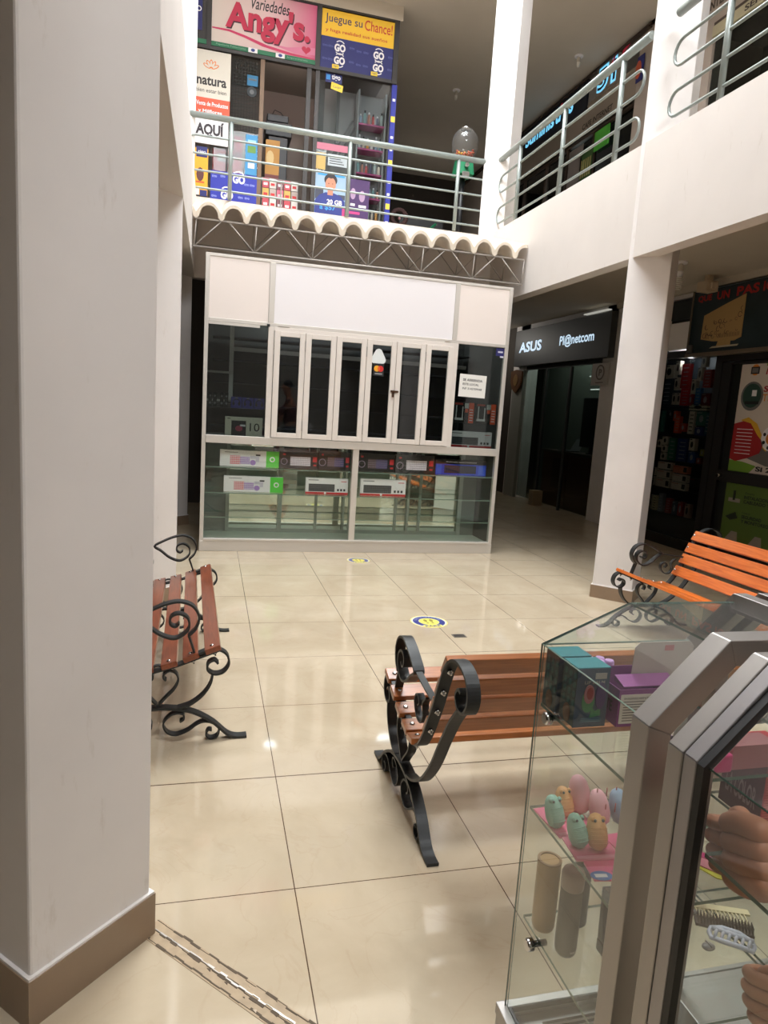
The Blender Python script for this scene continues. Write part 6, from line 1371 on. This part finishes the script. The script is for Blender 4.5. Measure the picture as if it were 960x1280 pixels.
K = {
 'pel': ((1.38, .42, .92), (.15, .11)), 'spn': ((1.37, .44, 1.10), (.13, .10)), 'chs': ((1.34, .47, 1.30), (.15, .10)), 'nek': ((1.31, .49, 1.46), .055), 'nk2': ((1.29, .50, 1.52), .05), 'hed': ((1.265, .51, 1.60), (.075, .085)), 'hd2': ((1.255, .515, 1.68), (.075, .085)), 'hd3': ((1.26, .51, 1.73), (.05, .055)),
 'hl': ((1.37, .53, .88), .095), 'kl': ((1.33, .56, .50), .065), 'al': ((1.36, .56, .10), .042), 'fl': ((1.34, .56, .045), .04), 'tl': ((1.20, .57, .03), .032),
 'hr': ((1.39, .31, .88), .095), 'kr': ((1.36, .26, .50), .065), 'ar': ((1.40, .24, .10), .042), 'fr': ((1.38, .24, .045), .04), 'tr': ((1.24, .22, .03), .032),
 'sl': ((1.31, .62, 1.38), .062), 'el': ((1.02, .36, 1.02), .043), 'wl': ((.745, .555, .850), .031), 'w2': ((.705, .605, .833), .030), 'pm': ((.702, .640, .824), .022), 'kn': ((.702, .672, .816), .014),
 'sr': ((1.37, .27, 1.38), .062), 'er': ((1.16, .20, .98), .043), 'wr': ((.80, .50, .680), .029), 'r2': ((.745, .545, .668), (.032, .026)), 'rk': ((.705, .585, .658), (.032, .024)),
}
chains = [['pel', 'spn', 'chs', 'nek', 'nk2', 'hed', 'hd2', 'hd3'], ['pel', 'hl', 'kl', 'al', 'fl', 'tl'], ['pel', 'hr', 'kr', 'ar', 'fr', 'tr'], ['chs', 'sl', 'el', 'wl', 'w2', 'pm', 'kn'], ['chs', 'sr', 'er', 'wr', 'r2', 'rk']]
body = build_skin('body', chains, K, SKIN, person, 'pel')
def finger(base, pts, r0, tag_):
    d = {'f0': (base, r0)}
    names_ = ['f0']
    for i, p in enumerate(pts): d['f%d' % (i+1)] = (p, r0*(.97-.09*i)); names_.append('f%d' % (i+1))
    fb = build_skin(tag_, [names_], d, SKIN, None, 'f0', 2)
    tmp = bpy.data.meshes.new('tmpf'); fb.bm.to_mesh(tmp); fb.bm.free(); body.bm.from_mesh(tmp); bpy.data.meshes.remove(tmp)
# left hand: a loose fist, back of the hand towards the camera, index side up
A_dir = V((.03, .92, -.38)).normalized(); B_dir = V((.10, .36, .93)).normalized(); B_dir = (B_dir - A_dir*B_dir.dot(A_dir)).normalized(); P_dir = A_dir.cross(B_dir)   # along, towards the thumb, palm side
if P_dir.x < 0: P_dir = -P_dir
KC = V((.684, .698, .811))
for k, (bo_, ln, r_) in enumerate(((.030, .94, .0098), (.010, 1.0, .0100), (-.010, .95, .0096), (-.029, .80, .0086))):
    q0 = KC + B_dir*bo_ - A_dir*.012; W0 = KC - A_dir*.092; q = lambda a, p: tuple(KC + B_dir*bo_*.92 + A_dir*a*ln + P_dir*p*ln)
    finger(tuple(W0 + B_dir*bo_*1.0 + P_dir*.004), [tuple(W0 + B_dir*bo_*1.25 + A_dir*.045), tuple(q0)], .0185, 'back%d' % k)
    finger(tuple(q0), [q(.020, .002), q(.036, .016), q(.030, .038), q(.008, .042), q(-.012, .034)], r_, 'finger%d' % k)
t0 = KC + B_dir*.034 - A_dir*.045 + P_dir*.010
finger(tuple(t0), [tuple(t0 + B_dir*.012 + A_dir*.026 + P_dir*.012), tuple(t0 + B_dir*.006 + A_dir*.052 + P_dir*.022), tuple(t0 - B_dir*.008 + A_dir*.070 + P_dir*.032)], .0112, 'thumb')
# right hand lower down, only the rounded knuckles show
A2 = V((-.45, .86, -.22)).normalized(); B2 = V((.1, .3, .95)).normalized(); B2 = (B2 - A2*B2.dot(A2)).normalized(); P2 = A2.cross(B2)
K3 = V((.700, .600, .656))
for k, (bo_, ln, r_) in enumerate(((.026, .94, .0098), (.009, 1.0, .0100), (-.009, .95, .0096), (-.026, .80, .0086))):
    q = lambda a, p: tuple(K3 + B2*bo_*.92 + A2*a*ln + P2*p*ln)
    finger(tuple(K3 + B2*bo_ - A2*.012), [q(.020, .002), q(.034, .016), q(.026, .036), q(.004, .038)], r_, 'rfinger%d' % k)
t0 = K3 + B2*.030 - A2*.04
finger(tuple(t0), [tuple(t0 + B2*.010 + A2*.024 + P2*.012), tuple(t0 + A2*.048 + P2*.022), tuple(t0 - B2*.008 + A2*.062 + P2*.028)], .0108, 'rthumb')
# face: nose, brow, ears, lips, eyes
hd = V((1.262, .512, 1.655))
body.ball(hd+V((-.088, 0, -.012)), .014, .012, .020, 12); 
for s in (-1, 1):
    body.ball(hd+V((.0, s*.083, -.01)), .018, .008, .028, 10); body.ball(hd+V((-.072, s*.030, .012)), .014, .018, .008, 10)
body.ball(hd+V((-.078, 0, -.048)), .008, .024, .007, 10)
bo = body.build('body', SKIN, person)
b = MB()
for s in (-1, 1): b.ball(hd+V((-.080, s*.030, .004)), .009, .011, .007, 12)
b.build('eyes', mat('eye_dark', (40, 30, 26), .2), person)
b = MB(); b.ball(hd+V((.018, 0, .035)), .086, .090, .085, 20); b.build('hair', mat('hair_black', (26, 22, 20), .6), person)
K2 = {k: (v[0], tuple(x*1.13+.004 for x in v[1]) if isinstance(v[1], tuple) else v[1]*1.13+.004) for k, v in K.items()}
K2['ml'] = (tuple((V(K['sl'][0])*.45+V(K['el'][0])*.55)), .062); K2['mr'] = (tuple((V(K['sr'][0])*.45+V(K['er'][0])*.55)), .062); K2['nek'] = (K['nek'][0], .066)
build_skin('shirt', [['pel', 'spn', 'chs', 'nek'], ['chs', 'sl', 'ml'], ['chs', 'sr', 'mr']], K2, None, None, 'pel').build('shirt', mat('shirt_maroon', (110, 60, 66), .9), person)
build_skin('trousers', [['pel', 'hl', 'kl', 'al'], ['pel', 'hr', 'kr', 'ar']], K2, None, None, 'pel').build('trousers', mat('trousers_navy', (46, 48, 60), .9), person)
